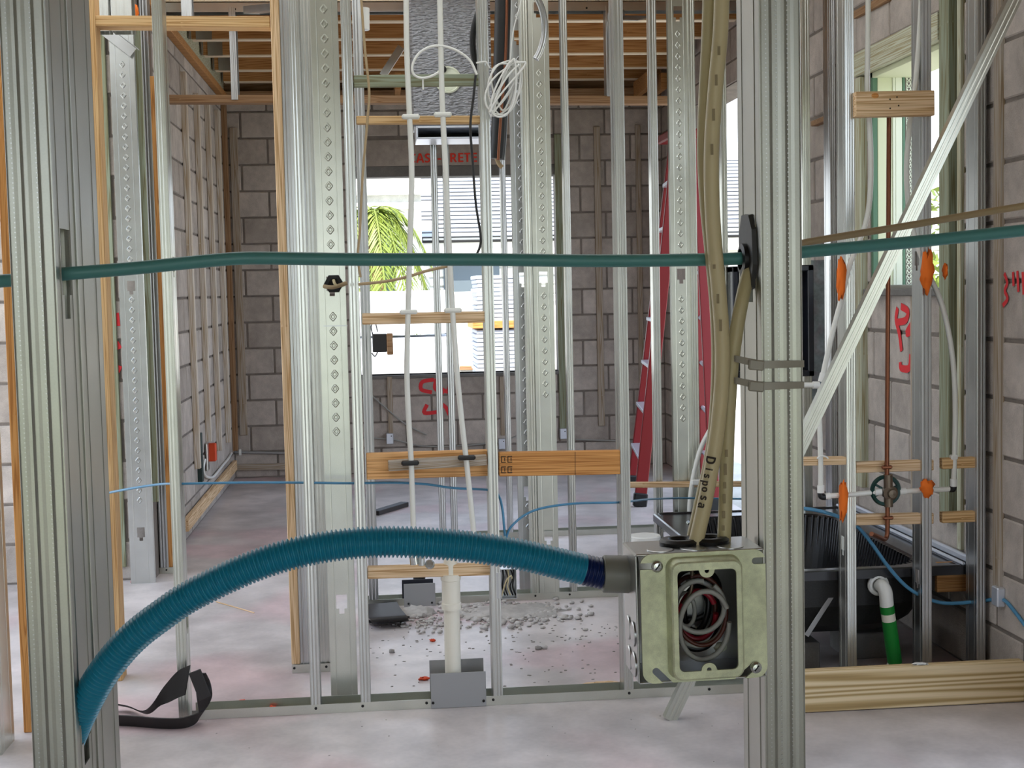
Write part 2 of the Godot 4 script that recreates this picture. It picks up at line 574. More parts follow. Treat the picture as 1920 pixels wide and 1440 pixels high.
# A C-shaped steel stud. Its web stands on the local plane x = 0 from z = 0 to z = -d, its flanges run to +x (to -x when flipped).
func stud(label: String, pos: Vector3, height: float, o := {}) -> Node3D:
	var f: float = o.get("f", 0.032)
	var d: float = o.get("d", 0.092)
	var flip: bool = o.get("flip", false)
	var m: Material = M[o.get("m", "steel0")]
	var th: float = o.get("th", 0.0012)
	var called: String = o.get("called", "steel_stud")
	var t := thing(called, label, o.get("cat", "stud"), pos, o.get("group", ""))
	t.rotation.y = deg_to_rad(o.get("turn", 0.0))
	var g := f
	var gd: float = o.get("gd", 0.0014)
	var cr := 0.0016
	var front := PackedVector2Array([Vector2(0, -cr), Vector2(cr * 0.3, -cr * 0.3), Vector2(cr, 0), Vector2(.22 * g, 0), Vector2(.30 * g, -gd), Vector2(.44 * g, -gd), Vector2(.52 * g, 0), Vector2(.60 * g, 0), Vector2(.68 * g, -gd), Vector2(.76 * g, -gd), Vector2(.84 * g, 0), Vector2(g - cr, 0), Vector2(g - cr * 0.3, -cr * 0.3), Vector2(g, -cr), Vector2(g, -.009)])
	var back := PackedVector2Array()
	for p in front: back.append(Vector2(p.x, -d - p.y))
	part(t, "flange", Sh.new().sheet(front, th, 0, height, flip), m, true)
	part(t, "flange", Sh.new().sheet(back, th, 0, height, flip), m, true)
	var w := Sh.new()
	var holes: Array = o.get("holes", [])
	holes.sort()
	var y := 0.0
	var hw := 0.019
	for h in holes:
		var a: float = h - 0.034
		var b: float = h + 0.034
		if a <= y or b >= height: continue
		w.box(Vector3(0, (y + a) * 0.5, -d * 0.5), Vector3(th, a - y, d))
		var side := d * 0.5 - hw
		for s in [0.0, 1.0]:
			w.box(Vector3(0, (a + b) * 0.5 + 0.009, -(hw + d * 0.5 + side * 0.5) if s > 0 else -side * 0.5), Vector3(th, b - a - 0.018, side))
			w.box(Vector3(0, a + 0.009, -(d * 0.5 + 0.009 + (d * 0.5 - 0.009) * 0.5) if s > 0 else -(d * 0.5 - 0.009) * 0.5), Vector3(th, 0.018, d * 0.5 - 0.009))
		y = b
	w.box(Vector3(0, (y + height) * 0.5, -d * 0.5), Vector3(th, height - y, d))
	# two stiffening creases pressed in the web
	for k in [0.22, 0.78]:
		w.box(Vector3(0, height * 0.5, -d * k), Vector3(th * 2.2, height, 0.004), 0.001)
	part(t, "web", w, m, true)
	if o.has("dia"):
		var r: Array = o.dia
		var yy: float = r[0]
		var sg: float = -1.0 if o.get("dia_back", false) else 1.0
		while yy < r[1]:
			var clear := true
			for h in holes:
				if absf(h - yy) < 0.055: clear = false
			if clear:
				var e := MeshInstance3D.new()
				e.name = "embossed_diamond"
				e.mesh = diamond_mesh
				e.material_override = m
				t.add_child(e, true)
				e.transform = Transform3D(Basis(Vector3.UP, PI * 0.5 * sg), Vector3(0.0006 * sg, yy, -d * 0.5))
			yy += 0.05
	return t

func stud_px(label: String, px: float, z: float, o := {}) -> Node3D:     # px: the web's edge at the height of row 700
	var p := at(px, 700, z)
	var y0: float = o.get("y0", 0.0)
	var y1: float = o.get("y1", TOP - 0.02)
	return stud(label, Vector3(p.x, y0, z), y1 - y0, o)

func frame(x: Vector3, y: Vector3) -> Basis:
	x = x.normalized()
	var zz := x.cross(y).normalized()
	return Basis(x, zz.cross(x).normalized(), zz)

# A piece of timber from a to b (middle of its ends); h is measured along up, t across it
func board(called: String, label: String, cat: String, a: Vector3, b: Vector3, h: float, t: float, m: String, up := Vector3.UP, group := "") -> MeshInstance3D:
	var o := MeshInstance3D.new()
	o.name = called
	o.mesh = Sh.new().box(Vector3.ZERO, Vector3(a.distance_to(b), h, t), 0.0025).mesh()
	o.material_override = M[m]
	o.transform = Transform3D(frame(b - a, up), (a + b) * 0.5)
	o.set_meta("label", label)
	o.set_meta("category", cat)
	if group != "": o.set_meta("group", group)
	add_child(o, true)
	return o

var block_meshes := {}
func block_mesh(w: float, h: float) -> ArrayMesh:
	var key := Vector2i(roundi(w * 500), roundi(h * 500))
	if not block_meshes.has(key):
		block_meshes[key] = Sh.new().box(Vector3.ZERO, Vector3(w, h, 0.016), 0.005).mesh()
	return block_meshes[key]

# Masonry: u runs along the wall from org, its face looks along nrm. openings: [u0, v0, u1, v1]. Returns the wall node.
func block_wall(called: String, org: Vector3, u: Vector3, nrm: Vector3, length: float, height: float, thick: float, openings: Array, sd: int) -> Node3D:
	var rng := RandomNumberGenerator.new()
	rng.seed = sd
	var wall := structure(called, org)
	var core := Sh.new()
	var bs := Basis(u, Vector3.UP, u.cross(Vector3.UP))
	if bs.z.dot(nrm) < 0: bs.z = -bs.z
	var us := [0.0, length]
	var vs := [0.0, height]
	for q in openings:
		us.append_array([q[0], q[2]]); vs.append_array([q[1], q[3]])
	us.sort(); vs.sort()
	for i in us.size() - 1:
		for k in vs.size() - 1:
			var c := Vector2((us[i] + us[i + 1]) * 0.5, (vs[k] + vs[k + 1]) * 0.5)
			var s := Vector2(us[i + 1] - us[i], vs[k + 1] - vs[k])
			if s.x < 0.001 or s.y < 0.001: continue
			var open := false
			for q in openings:
				if c.x > q[0] and c.x < q[2] and c.y > q[1] and c.y < q[3]: open = true
			if not open:
				core.box(u * c.x + Vector3.UP * c.y - nrm * thick * 0.5, Vector3(absf(u.x) * s.x + absf(nrm.x) * thick, s.y, absf(u.z) * s.x + absf(nrm.z) * thick))
	part(wall, "mortar_core", core, M.mortar, true)
	var H := 0.2032
	var W := 0.4064
	var row := 0
	while row * H < height - 0.03:
		var v0 := row * H
		var v1: float = min(v0 + H, height)
		var x0 := (-W * 0.5 if row % 2 else 0.0) - 0.07
		while x0 < length:
			var segs := [[maxf(x0, 0.0), minf(x0 + W, length), v0, v1]]
			for q in openings:
				var nx := []
				for s in segs:
					if q[2] <= s[0] or q[0] >= s[1] or q[3] <= s[2] or q[1] >= s[3]: nx.append(s); continue
					if q[0] > s[0]: nx.append([s[0], q[0], s[2], s[3]])
					if q[2] < s[1]: nx.append([q[2], s[1], s[2], s[3]])
					var m0 := maxf(q[0], s[0])
					var m1 := minf(q[2], s[1])
					if q[1] > s[2]: nx.append([m0, m1, s[2], q[1]])
					if q[3] < s[3]: nx.append([m0, m1, q[3], s[3]])
				segs = nx
			for s in segs:
				if s[1] - s[0] < 0.04 or s[3] - s[2] < 0.025: continue
				var o := MeshInstance3D.new()
				o.name = "block"
				o.mesh = block_mesh(s[1] - s[0] - 0.014, s[3] - s[2] - 0.014)
				o.material_override = M["block%d" % rng.randi_range(0, 3)]
				o.transform = Transform3D(bs, u * (s[0] + s[1]) * 0.5 + Vector3.UP * (s[2] + s[3]) * 0.5 + nrm * rng.randf_range(-0.0035, -0.001))
				wall.add_child(o, true)
			x0 += W
		row += 1
	return wall

func paint(wall: Node3D, strokes: Array, nrm: Vector3, w: float, m: String, called := "paint_mark") -> void:
	var s := Sh.new()
	for st in strokes:
		var pts := curve(st, 5)
		for i in pts.size() - 1:
			var d := (pts[i + 1] - pts[i])
			if d.length() < 1e-4: continue
			var sd := d.normalized().cross(nrm) * w * 0.5
			var e := d.normalized() * w * 0.25
			var k := nrm * (0.0085 + 0.00008 * (i % 40))
			s.quad(pts[i] - sd - e + k, pts[i] + sd - e + k, pts[i + 1] + sd + e + k, pts[i + 1] - sd + e + k, nrm)
	part(wall, called, s, M[m], true)

func lettering(parent: Node3D, called: String, txt: String, h: float, tf: Transform3D, m: Material, bold := false) -> void:
	var tm := TextMesh.new()
	tm.text = txt
	var sf := SystemFont.new()
	sf.font_names = PackedStringArray(["Droid Sans"])
	if bold: sf.font_weight = 700
	tm.font = sf
	tm.font_size = 48
	tm.pixel_size = h / 48.0 * 1.35
	tm.depth = 0.0006
	var o := MeshInstance3D.new()
	o.name = called
	o.mesh = tm
	o.material_override = m
	parent.add_child(o, true)
	o.transform = tf

# ------------------------------------------------------------------ the setting
func solid(called: String, c: Vector3, s: Vector3, m: String) -> void:
	var o := structure(called, c - Vector3(0, s.y * 0.5, 0))
	part(o, "surface", Sh.new().box(Vector3(0, s.y * 0.5, 0), s), M[m], true)

func build_shell() -> void:
	solid("floor", Vector3(-0.25, -0.075, -2.6), Vector3(5.0, 0.15, 17.2), "floor")
	var wb := block_wall("wall_back", Vector3(XL, 0, ZB), Vector3.RIGHT, Vector3.BACK, XR2 - XL, 2.93, 0.2, [[0.98, 0.777, 2.585, 2.62]], 5)
	var lin := Sh.new().box(Vector3(1.7825, 2.517, -0.1), Vector3(1.61, 0.206, 0.2), 0.004)
	part(wb, "lintel", lin, M.block2, true)
	part(wb, "lintel_soffit", Sh.new().box(Vector3(1.7825, 2.372, -0.08), Vector3(1.605, 0.084, 0.16), 0.004), M.concrete, true)
	part(wb, "window_sill", Sh.new().box(Vector3(1.7825, 0.763, -0.09), Vector3(1.605, 0.028, 0.22), 0.004), M.concrete, true)
	part(wb, "top_plate", Sh.new().box(Vector3(1.72, 2.965, -0.06), Vector3(3.43, 0.07, 0.18), 0.004), M.brown, true)
	part(wb, "rim_board", Sh.new().box(Vector3(1.72, 3.17, -0.13), Vector3(3.75, 0.34, 0.04), 0.003), M.brown, true)
	# red print on the lintel
	var p := at(783, 306, ZB)
	lettering(wb, "red_print", "CAST-CRETE", 0.072, Transform3D(Basis(), Vector3(p.x + 0.2 - XL, at(783, 297, ZB).y, 0.004)), M.red_print, true)
	# spray paint below the window: a 4 over an L
	var z := 0.0
	var o := Vector3(XL, 0, ZB)
	var f := func(l: Array) -> Array:
		var r := []
		for q in l: r.append(at(q[0], q[1], ZB) - o)
		return r
	paint(wb, [f.call([[812, 712], [792, 716], [790, 730], [808, 735]]), f.call([[818, 712], [816, 728], [830, 738]]), f.call([[842, 726], [838, 734], [826, 728]]), f.call([[800, 760], [796, 774], [822, 772]]), f.call([[826, 756], [836, 764], [842, 776]])], Vector3.BACK, 0.03, "red_paint")

	var wr := block_wall("wall_right", Vector3(XR, 0, -3.7), Vector3.FORWARD, Vector3.LEFT, 3.5, 3.3, 0.2, [[1.391, 1.391, 2.204, 2.331]], 8)
	o = Vector3(XR, 0, -3.7)
	var g := func(l: Array) -> Array:
		var r := []
		for q in l: r.append(atx(q[0], q[1], XR) - o)
		return r
	paint(wr, [g.call([[1888, 514], [1893, 530], [1889, 545], [1894, 560], [1886, 572]]), g.call([[1904, 512], [1905, 534]]), g.call([[1912, 510], [1914, 545]]), g.call([[1922, 512], [1924, 550]])], Vector3.LEFT, 0.016, "red_paint")
	paint(wr, [g.call([[1686, 580], [1684, 600], [1690, 625], [1694, 655]]), g.call([[1694, 575], [1706, 584], [1702, 600], [1688, 604]]), g.call([[1714, 606], [1704, 624], [1712, 622]]), g.call([[1711, 668], [1708, 690], [1694, 690], [1692, 682]])], Vector3.LEFT, 0.03, "red_paint")
	block_wall("wall_right", Vector3(XR2, 0, -7.2), Vector3.FORWARD, Vector3.LEFT, 3.77, 3.3, 0.2, [[0.12, 0.0, 2.6, 2.7]], 9)
	var wl := block_wall("wall_left", Vector3(XL, 0, -7.32), Vector3.FORWARD, Vector3.RIGHT, 3.65, 2.93, 0.2, [], 11)
	part(wl, "wood_plate", Sh.new().box(Vector3(-0.05, 2.955, -1.85), Vector3(0.19, 0.05, 3.8), 0.003), M.joist, true)
	part(wl, "ledger", Sh.new().box(Vector3(-0.02, 3.15, -1.85), Vector3(0.06, 0.32, 3.8), 0.003), M.lime, true)
	var wl2 := block_wall("wall_left", Vector3(XL, 0, -7.12), Vector3.LEFT, Vector3.BACK, 1.5, 3.3, 0.2, [], 12)
	var rp := func(l: Array) -> Array:
		var r := []
		for q in l: r.append(at(q[0], q[1], -7.12) - Vector3(XL, 0, -7.12))
		return r
	paint(wl2, [rp.call([[217, 590], [219, 608]]), rp.call([[218, 645], [222, 652]]), rp.call([[219, 690], [224, 692]])], Vector3.BACK, 0.035, "red_paint")
	# the rest of the shell, to the sides and behind the camera
	solid("wall_right", Vector3(XR + 0.1, 1.65, 2.0), Vector3(0.2, 3.3, 8.0), "white_wall")
	solid("wall_right", Vector3(XR + 0.1, 3.0, -2.85), Vector3(0.2, 0.6, 1.7), "white_wall")
	solid("wall_left", Vector3(-2.6, 3.12, -5.6), Vector3(0.2, 0.36, 3.0), "white_wall")
	solid("wall_left", Vector3(-2.6, 1.65, 0.9), Vector3(0.2, 3.3, 10.2), "white_wall")
	solid("wall_rear", Vector3(-0.25, 3.0, 6.0), Vector3(4.7, 0.6, 0.2), "white_wall")
	solid("ceiling", Vector3(-0.25, 3.37, 2.1), Vector3(5.6, 0.06, 8.6), "ply")
	solid("ceiling", Vector3(-0.25, 3.37, -9.6), Vector3(5.6, 0.06, 3.2), "ply")
	# the unseen roof between holds a translucent sheet, added to let in soft daylight
	solid("ceiling", Vector3(1.8, 3.37, -5.1), Vector3(1.5, 0.06, 5.8), "ply")
	var cs := structure("ceiling", Vector3(-0.25, 3.34, -5.1))
	var sh := Sh.new()
	sh.quad(Vector3(-2.8, 0, -2.9), Vector3(1.3, 0, -2.9), Vector3(1.3, 0, 2.9), Vector3(-2.8, 0, 2.9), Vector3.UP)
	part(cs, "added_daylight_sheet", sh, M.daylight_sheet, true)
	# window reveal in the right wall: timber and metal strips on the far side
	var w := structure("window_1", Vector3(XR, 1.391, -5.904))
	var zf := -5.904
	var yb := 1.391
	var yt := 2.331
	var strips := [["jamb_board", 0.000, 0.022, "casing_green"], ["jamb_board", 0.022, 0.066, "casing_lime"], ["jamb_board", 0.088, 0.012, "casing"], ["jamb_board", 0.100, 0.03, "casing"], ["jamb_board", 0.130, 0.012, "casing_green"]]
	for s in strips:
		part(w, s[0], Sh.new().box(Vector3(XR + s[1] + s[2] * 0.5, (yb + yt) * 0.5, zf + 0.012 + s[1] * 0.06), Vector3(s[2], yt - yb, 0.024), 0.002), M[s[3]])
	var bead := Sh.new()
	var k := 0
	var y := yb
	while y < yt - 0.02:       # perforated metal corner bead: a lattice of triangles
		for sx in [0.0, 1.0]:
			var x0: float = XR + 0.148 + sx * 0.022
			bead.box(Vector3(x0 + 0.011, y, zf + 0.03), Vector3(0.024, 0.004, 0.002))
			bead.box(Vector3(x0 + 0.006, y + 0.011, zf + 0.03), Vector3(0.004, 0.025, 0.002), 0.0, Basis(Vector3.BACK, 0.5))
			bead.box(Vector3(x0 + 0.016, y + 0.011, zf + 0.03), Vector3(0.004, 0.025, 0.002), 0.0, Basis(Vector3.BACK, -0.5))
		y += 0.023
	for sx in [0.0, 0.022, 0.044]:
		bead.box(Vector3(XR + 0.148 + sx, (yb + yt) * 0.5, zf + 0.03), Vector3(0.003, yt - yb, 0.002))
	part(w, "perforated_bead", bead, M.casing)
	part(w, "head_board", Sh.new().box(Vector3(XR + 0.1, yt - 0.012, -5.497), Vector3(0.2, 0.024, 0.81), 0.002), M.casing_lime)
	part(w, "sill", Sh.new().box(Vector3(XR + 0.08, yb - 0.006, -5.497), Vector3(0.24, 0.03, 0.81), 0.004), M.concrete)
	part(w, "near_jamb_board", Sh.new().box(Vector3(XR + 0.1, (yb + yt) * 0.5, -5.101), Vector3(0.2, yt - yb, 0.02), 0.002), M.lime)
	board("window_header", "grey-green timber header over the small bright window in the right wall", "board", Vector3(XR - 0.02, 2.379, -5.085), Vector3(XR - 0.02, 2.379, -6.01), 0.103, 0.036, "lime")
	board("window_trimmer", "broad green-stained timber strip down the near side of the small right window", "board", Vector3(XR - 0.02, 0.52, -5.027), Vector3(XR - 0.02, 2.95, -5.027), 0.09, 0.036, "green", Vector3.BACK)
	board("window_trimmer", "pale green timber strip down the far side of the small right window", "board", Vector3(XR - 0.02, 0.52, -5.97), Vector3(XR - 0.02, 2.32, -5.97), 0.07, 0.036, "lime", Vector3.BACK)

func build_outside() -> void:
	solid("ground", Vector3(0, -0.35, -22), Vector3(120, 0.3, 90), "paving")
	solid("lawn", Vector3(-6, -0.25, 30), Vector3(110, 0.2, 48), "lawn")
	# neighbour's house seen through the back window
	var zf := -25.0
	var h := thing("neighbour_house", "bright white neighbouring house with ribbed tile roof seen through the far window", "house", Vector3(2, -0.2, zf))
	var y_e := at(900, 447, zf).y
	var xl := at(802, 440, zf).x
	part(h, "wall", Sh.new().box(Vector3(xl + 5.0, y_e * 0.5 - 0.2, zf - 2.0), Vector3(10, y_e + 0.2, 4)), M.white_wall)
	part(h, "fascia", Sh.new().box(Vector3(xl + 5.0, y_e - 0.14, zf + 0.25), Vector3(10.2, 0.30, 0.12), 0.01), M.white)
	part(h, "soffit", Sh.new().box(Vector3(xl + 5.0, y_e - 0.28, zf + 0.1), Vector3(10.2, 0.04, 0.5), 0.01), M.white)
	for i in 20:      # tile courses climbing the roof
		var sl := 0.42
		var yy := y_e + i * 0.085
		part(h, "tile_course", Sh.new().box(Vector3(xl + 4.4, yy + 0.062, zf + 0.3 - i * 0.2), Vector3(9.6, 0.02, 0.13), 0.004, Basis(Vector3.RIGHT, sl)), M.tile)
	part(h, "roof_shadow_sheet", Sh.new().box(Vector3(xl + 4.4, y_e + 0.83, zf - 1.74), Vector3(9.5, 0.02, 4.6), 0.0, Basis(Vector3.RIGHT, 0.402)), M.dark)  # near-black sheet paints the shadow lines between the tile courses
	part(h, "garage_door", Sh.new().box(at(884, 520, zf) + Vector3(0, -0.9, 0.04), Vector3(1.0, 2.6, 0.08), 0.01), M.shutter)
	for i in 5:
		part(h, "siding_board", Sh.new().box(Vector3(xl + 5.0, y_e - 0.45 - i * 0.16, zf + 0.02), Vector3(10, 0.13, 0.05), 0.01), M.white_wall)
	# white gable wing with stepped cornice, nearer
	var z2 := -23.5
	var g := thing("gable_wing", "white house wing with stepped cornice bands behind the palm outside", "house", Vector3(-0.5, -0.2, z2))
	var xr := at(790, 400, z2).x
	part(g, "wall", Sh.new().box(Vector3(xr - 1.7, 2.0, z2 - 0.5), Vector3(3.4, 4.4, 1.0)), M.white_wall)
	for b in [[352, 0.24, 0.20], [386, 0.10, 0.12], [424, 0.16, 0.12]]:
		part(g, "cornice", Sh.new().box(Vector3(xr - 1.65 + b[2] * 0.5, at(790, b[0], z2).y, z2 + 0.08), Vector3(3.4 + b[2], b[1], 0.3), 0.015), M.white)
	var wn := part(g, "window", Sh.new().box(at(714, 522, z2) + Vector3(0, 0.0, 0.06), Vector3(0.46, 1.1, 0.06), 0.01), M.window_dark)
	part(wn, "frame", Sh.new().box(at(714, 522, z2) + Vector3(0, 0, 0.1), Vector3(0.03, 1.1, 0.04), 0.004), M.casing)
	# palm
	var zp := -20.0
	var base := at(705, 548, zp)
	base.y = -0.2
	var palm := thing("palm_tree", "sunlit yellow-green palm with drooping fronds outside the far window", "palm", base)
	var crown := at(694, 400, zp)
	part(palm, "trunk", Sh.new().tube(curve([base, base.lerp(crown, 0.5) + Vector3(0.08, 0, 0), crown]), 0.10, 10), M.brown)
	var rng := RandomNumberGenerator.new(); rng.seed = 4
	for i in 26:
		var az := TAU * i / 26.0 + rng.randf_range(-0.15, 0.15)
		var ln := rng.randf_range(0.9, 1.5)
		var el := rng.randf_range(0.0, 0.75)
		var d := Vector3(cos(az), 0, sin(az))
		var pts := []
		for k in 7:
			var q := k / 6.0
			pts.append(crown + d * ln * (q * 0.72) + Vector3.UP * (el * q * 1.0 - 1.55 * q * q) * ln)
		var cs := curve(pts, 3)
		var fr := Sh.new().tube(cs, 0.012, 5)
		for k in range(2, cs.size() - 1):
			var t := (cs[k + 1] - cs[k]).normalized()
			var sd := t.cross(Vector3.UP).normalized()
			for s in [-1.0, 1.0]:
				for e in 2:
					var L: float = rng.randf_range(0.26, 0.42)
					var st := cs[k].lerp(cs[k + 1], e * 0.5)
					var tip: Vector3 = st + (sd * s * 0.75 + t * 0.7 + Vector3.DOWN * rng.randf_range(0.1, 0.75)).normalized() * L
					var mid := st.lerp(tip, 0.4) + Vector3(0, 0.015, 0)
					var wv := t * 0.022
					var nn: Vector3 = (tip - st).cross(wv).normalized()
					fr.tri(st - wv * 0.3, mid + wv, tip, nn, nn, nn)
					fr.tri(st - wv * 0.3, mid - wv, tip, nn, nn, nn)
		part(palm, "frond", fr, M.palm)
	# stacks of building material in the yard
	var zs := -15.5
	var st := thing("wrapped_stack", "long low white wrapped stack of material in the yard beyond the window", "stack", Vector3(0.4, -0.2, zs))
	var a := at(640, 548, zs)
	var b := at(850, 543, zs)
	for i in 2:
		part(st, "bundle", Sh.new().box(Vector3((a.x + b.x) * 0.5, a.y - 0.24 - i * 0.52, zs - 0.5), Vector3(b.x - a.x - i * 0.04, 0.48, 1.0), 0.03), M.wrap)
	part(st, "pallet", Sh.new().box(Vector3((a.x + b.x) * 0.5, a.y - 1.32, zs - 0.5), Vector3(b.x - a.x, 0.5, 0.95), 0.01), M.wrap)
	var s2 := thing("tile_pallet", "tall pallet of pale roof tiles in the yard, orange timber between its layers", "pallet", at(945, 700, -14.0) * Vector3(1, 0, 1) + Vector3(0, -0.2, 0))
	var c := at(950, 515, -14.0)
	var wd := at(975, 515, -14.0).x - at(892, 515, -14.0).x
	var cx := at(933, 515, -14.0).x
	for i in 11:
		part(s2, "tile_layer", Sh.new().box(Vector3(cx + 0.008 * (i % 3), c.y - 0.022 - i * 0.043, -14.4), Vector3(wd, 0.038, 0.8), 0.006), M.tile)
	part(s2, "timber_bearer", Sh.new().box(Vector3(cx, at(940, 608, -14.0).y, -14.4), Vector3(wd + 0.08, 0.075, 0.85), 0.005), M.orange)
	for i in 28:
		part(s2, "tile_layer", Sh.new().box(Vector3(cx - 0.01 * (i % 2), at(940, 622, -14.0).y - i * 0.043, -14.4), Vector3(wd, 0.038, 0.8), 0.006), M.tile)
	var s3 := thing("sheet_stack", "grey covered stack between the white wrapped stack and the tile pallet", "stack", at(880, 700, -17.4) * Vector3(1, 0, 1) + Vector3(0, -0.2, 0))
	var e1 := at(848, 555, -17.4)
	var e2 := at(914, 555, -17.4)
	part(s3, "cover", Sh.new().box(Vector3((e1.x + e2.x) * 0.5, e1.y - 0.8, -17.8), Vector3(e2.x - e1.x, 1.7, 0.8), 0.03), M.paving)
	part(s3, "batten", Sh.new().box(Vector3((e1.x + e2.x) * 0.5, at(880, 690, -17.37).y, -17.37), Vector3(0.3, 0.05, 0.06), 0.005), M.brown)
	# foliage beyond the small right window
	for q in [[4.9, -12.6, 2.4, 21], [5.6, -11.0, 2.1, 22], [5.4, -14.5, 2.6, 23]]:
		var t := thing("garden_shrub", ["pale leafy shrub outside the small right window, nearest the house", "leafy shrub outside the small right window, right of the pale one", "tall leafy shrub outside the small right window, behind the others"][q[3] - 21], "shrub", Vector3(q[0], -0.2, q[1]), "")
		var s := Sh.new()
		rng.seed = q[3]
		for i in 700:
			var d := Vector3(rng.randfn(), rng.randfn(), rng.randfn()).normalized() * pow(rng.randf(), 0.4)
			var p := Vector3(q[0], q[2] * 0.55, q[1]) + d * Vector3(0.8, q[2] * 0.55, 0.8)
			var u := Vector3(rng.randfn(), rng.randfn(), rng.randfn()).normalized() * 0.07
			var v := u.cross(Vector3(rng.randfn(), rng.randfn(), rng.randfn())).normalized() * 0.03
			var nn := u.cross(v).normalized()
			s.tri(p - u, p + v, p + u, nn, nn, nn)
			s.tri(p - u, p - v, p + u, nn, nn, nn)
		var lf := part(t, "foliage", s, M.palm)
		lf.set_meta("kind", "stuff")
		part(t, "stem", Sh.new().tube(PackedVector3Array([Vector3(q[0], -0.2, q[1]), Vector3(q[0], q[2] * 0.7, q[1])]), 0.03, 7), M.brown)

func build_ceiling() -> void:
	var names := ["first", "second", "third", "fourth", "fifth", "sixth"]
	var zj := [-7.35, -7.93, -8.52, -9.10, -9.70, -10.33, -10.88]
	for i in zj.size():
		var c := Vector3((XL + XR2) * 0.5, TOP + 0.12, zj[i])
		board("ceiling_joist", ["orange pine ceiling joist nearest the camera, just behind the steel ceiling track", "second ceiling joist from the front, over the steel ceiling track", "third orange ceiling joist from the front", "middle one of the seven orange pine ceiling joists", "third ceiling joist from the block wall at the back", "ceiling joist second from the block wall at the back", "last pine ceiling joist, against the block wall at the back"][i], "joist", c - Vector3(1.69, 0, 0), c + Vector3(1.69, 0, 0), 0.24, 0.066, "joist", Vector3.UP, "ceiling joists")
		part(get_child(get_child_count() - 1) as Node3D, "bounce_lit_edge", Sh.new().box(c - Vector3(0, 0.123, 0), Vector3(3.37, 0.008, 0.066), 0.001), M.bounce_lit_edge)  # pale strip: light bounced off the floor, painted on the lower edge
	for i in range(2, 6):      # steel hangers where the joists meet the ledger on the left
		var s := Sh.new()
		var p := Vector3(XL + 0.06, TOP + 0.09, zj[i])
		s.box(p + Vector3(0.05, 0, 0.036), Vector3(0.10, 0.19, 0.002))
		s.box(p + Vector3(0.05, 0, -0.036), Vector3(0.10, 0.19, 0.002))
		s.box(p + Vector3(0.05, -0.094, 0), Vector3(0.10, 0.002, 0.074))
		s.box(p + Vector3(-0.035, 0, 0.05), Vector3(0.002, 0.19, 0.055))
		one("joist_hanger", s, M.steel2, "steel hanger holding the " + ["third", "fourth", "fifth", "sixth"][i - 2] + " ceiling joist at the left ledger", "hanger", "joist hangers on the left ledger")
	# short timber between the last two joists
	for q in [[392, 168], [745, 170], [1010, 168], [1205, 168], [1232, 170]]:
		var p := at(q[0], q[1], -10.605)
		one("blocking", Sh.new().box(p + Vector3(0, 0.035, 0), Vector3(0.045, 0.12, 0.53), 0.003), M.joist, "short pine block between the last joists, " + {392: "over the left wall corner", 745: "left of the foil duct", 1010: "right of the cable coil", 1205: "near the right corner", 1232: "tight in the right corner"}[q[0]], "block", "pine blocks between the last joists")
	# steel ceiling track of the third stud wall, and its hangers
	var a := at(150, 12, Z3)
	var b := at(1420, 18, Z3)
	var yt := at(700, 13, Z3).y
	var tr := thing("ceiling_track", "long galvanised steel track running across below the joists at the top", "track", Vector3((a.x + b.x) * 0.5, yt, Z3))
	var L := b.x - a.x
	var cx := (a.x + b.x) * 0.5
	part(tr, "lip", Sh.new().box(Vector3(cx, yt, Z3), Vector3(L, 0.05, 0.0015)), M.steel2)
	part(tr, "lip", Sh.new().box(Vector3(cx, yt, Z3 - 0.092), Vector3(L, 0.05, 0.0015)), M.steel2)
	part(tr, "web", Sh.new().box(Vector3(cx, yt + 0.025, Z3 - 0.046), Vector3(L, 0.0015, 0.094)), M.steel2)
	for q in [345, 441, 1100, 1142, 1300]:
		part(tr, "screw", Sh.new().lathe(PackedVector2Array([Vector2(0.006, 0), Vector2(0.006, 0.002), Vector2(0, 0.003)]), 8, Transform3D(Basis(Vector3.RIGHT, PI / 2), Vector3(at(q, 22, Z3).x, yt - 0.01, Z3 + 0.001))), M.dark)
	var hy := at(440, 187, Z3).y
	stud("short steel stud hanging from the ceiling track over the left doorway", Vector3(at(432, 120, Z3).x, hy, Z3 + 0.006), yt - hy, {"f": 0.036, "m": "steel2"})
	stud("short steel stud hanging from the ceiling track, right of the cable coil", Vector3(at(1137, 120, Z3).x, hy, Z3 + 0.006), yt - hy, {"f": 0.036, "m": "steel2"})
	stud("short steel stud end poking down in front of the upper left timber header", Vector3(at(340, 20, Z3 + 0.7).x, at(345, 38, Z3 + 0.7).y, Z3 + 0.7), 0.5, {"f": 0.05, "m": "steel2"})
	var z := Z3 - 0.04
	board("door_header", "thin brown timber header across the third stud wall, under the joists", "board", at(316, 187, z), at(1300, 189, z), 0.045, 0.08, "brown")
	# metal straps and offcuts under the ceiling
	for q in [[1183, 34, 0.16, 0.09, "grey sheet-metal strap under the ceiling track, right of centre"], [505, 22, 0.09, 0.09, "grey sheet-metal strap under the ceiling track, above the left header"]]:
		var p := at(q[0], q[1], -7.75)
		var s := Sh.new()
		s.box(p, Vector3(q[2], 0.004, 0.4), 0.0, Basis(Vector3.RIGHT, 0.25) * Basis(Vector3.UP, -0.4))
		s.box(p + Vector3(-q[2] * 0.5, 0.02, 0), Vector3(0.004, 0.04, 0.4), 0.0, Basis(Vector3.RIGHT, 0.25) * Basis(Vector3.UP, -0.4))
		one("metal_strap", s, M.steel2, q[4], "strap")
	var pl := at(735, 115, -9.062)
	one("metal_tie", Sh.new().box(pl, Vector3(0.05, 0.22, 0.004), 0.001, Basis(Vector3.BACK, -0.6)), M.steel_shiny, "thin shiny metal tie slanting between the joists left of the duct", "strap")

	# foil-faced duct
	var zd := -7.5
	var p0 := at(769, 100, zd)
	var p1 := at(921, 100, zd)
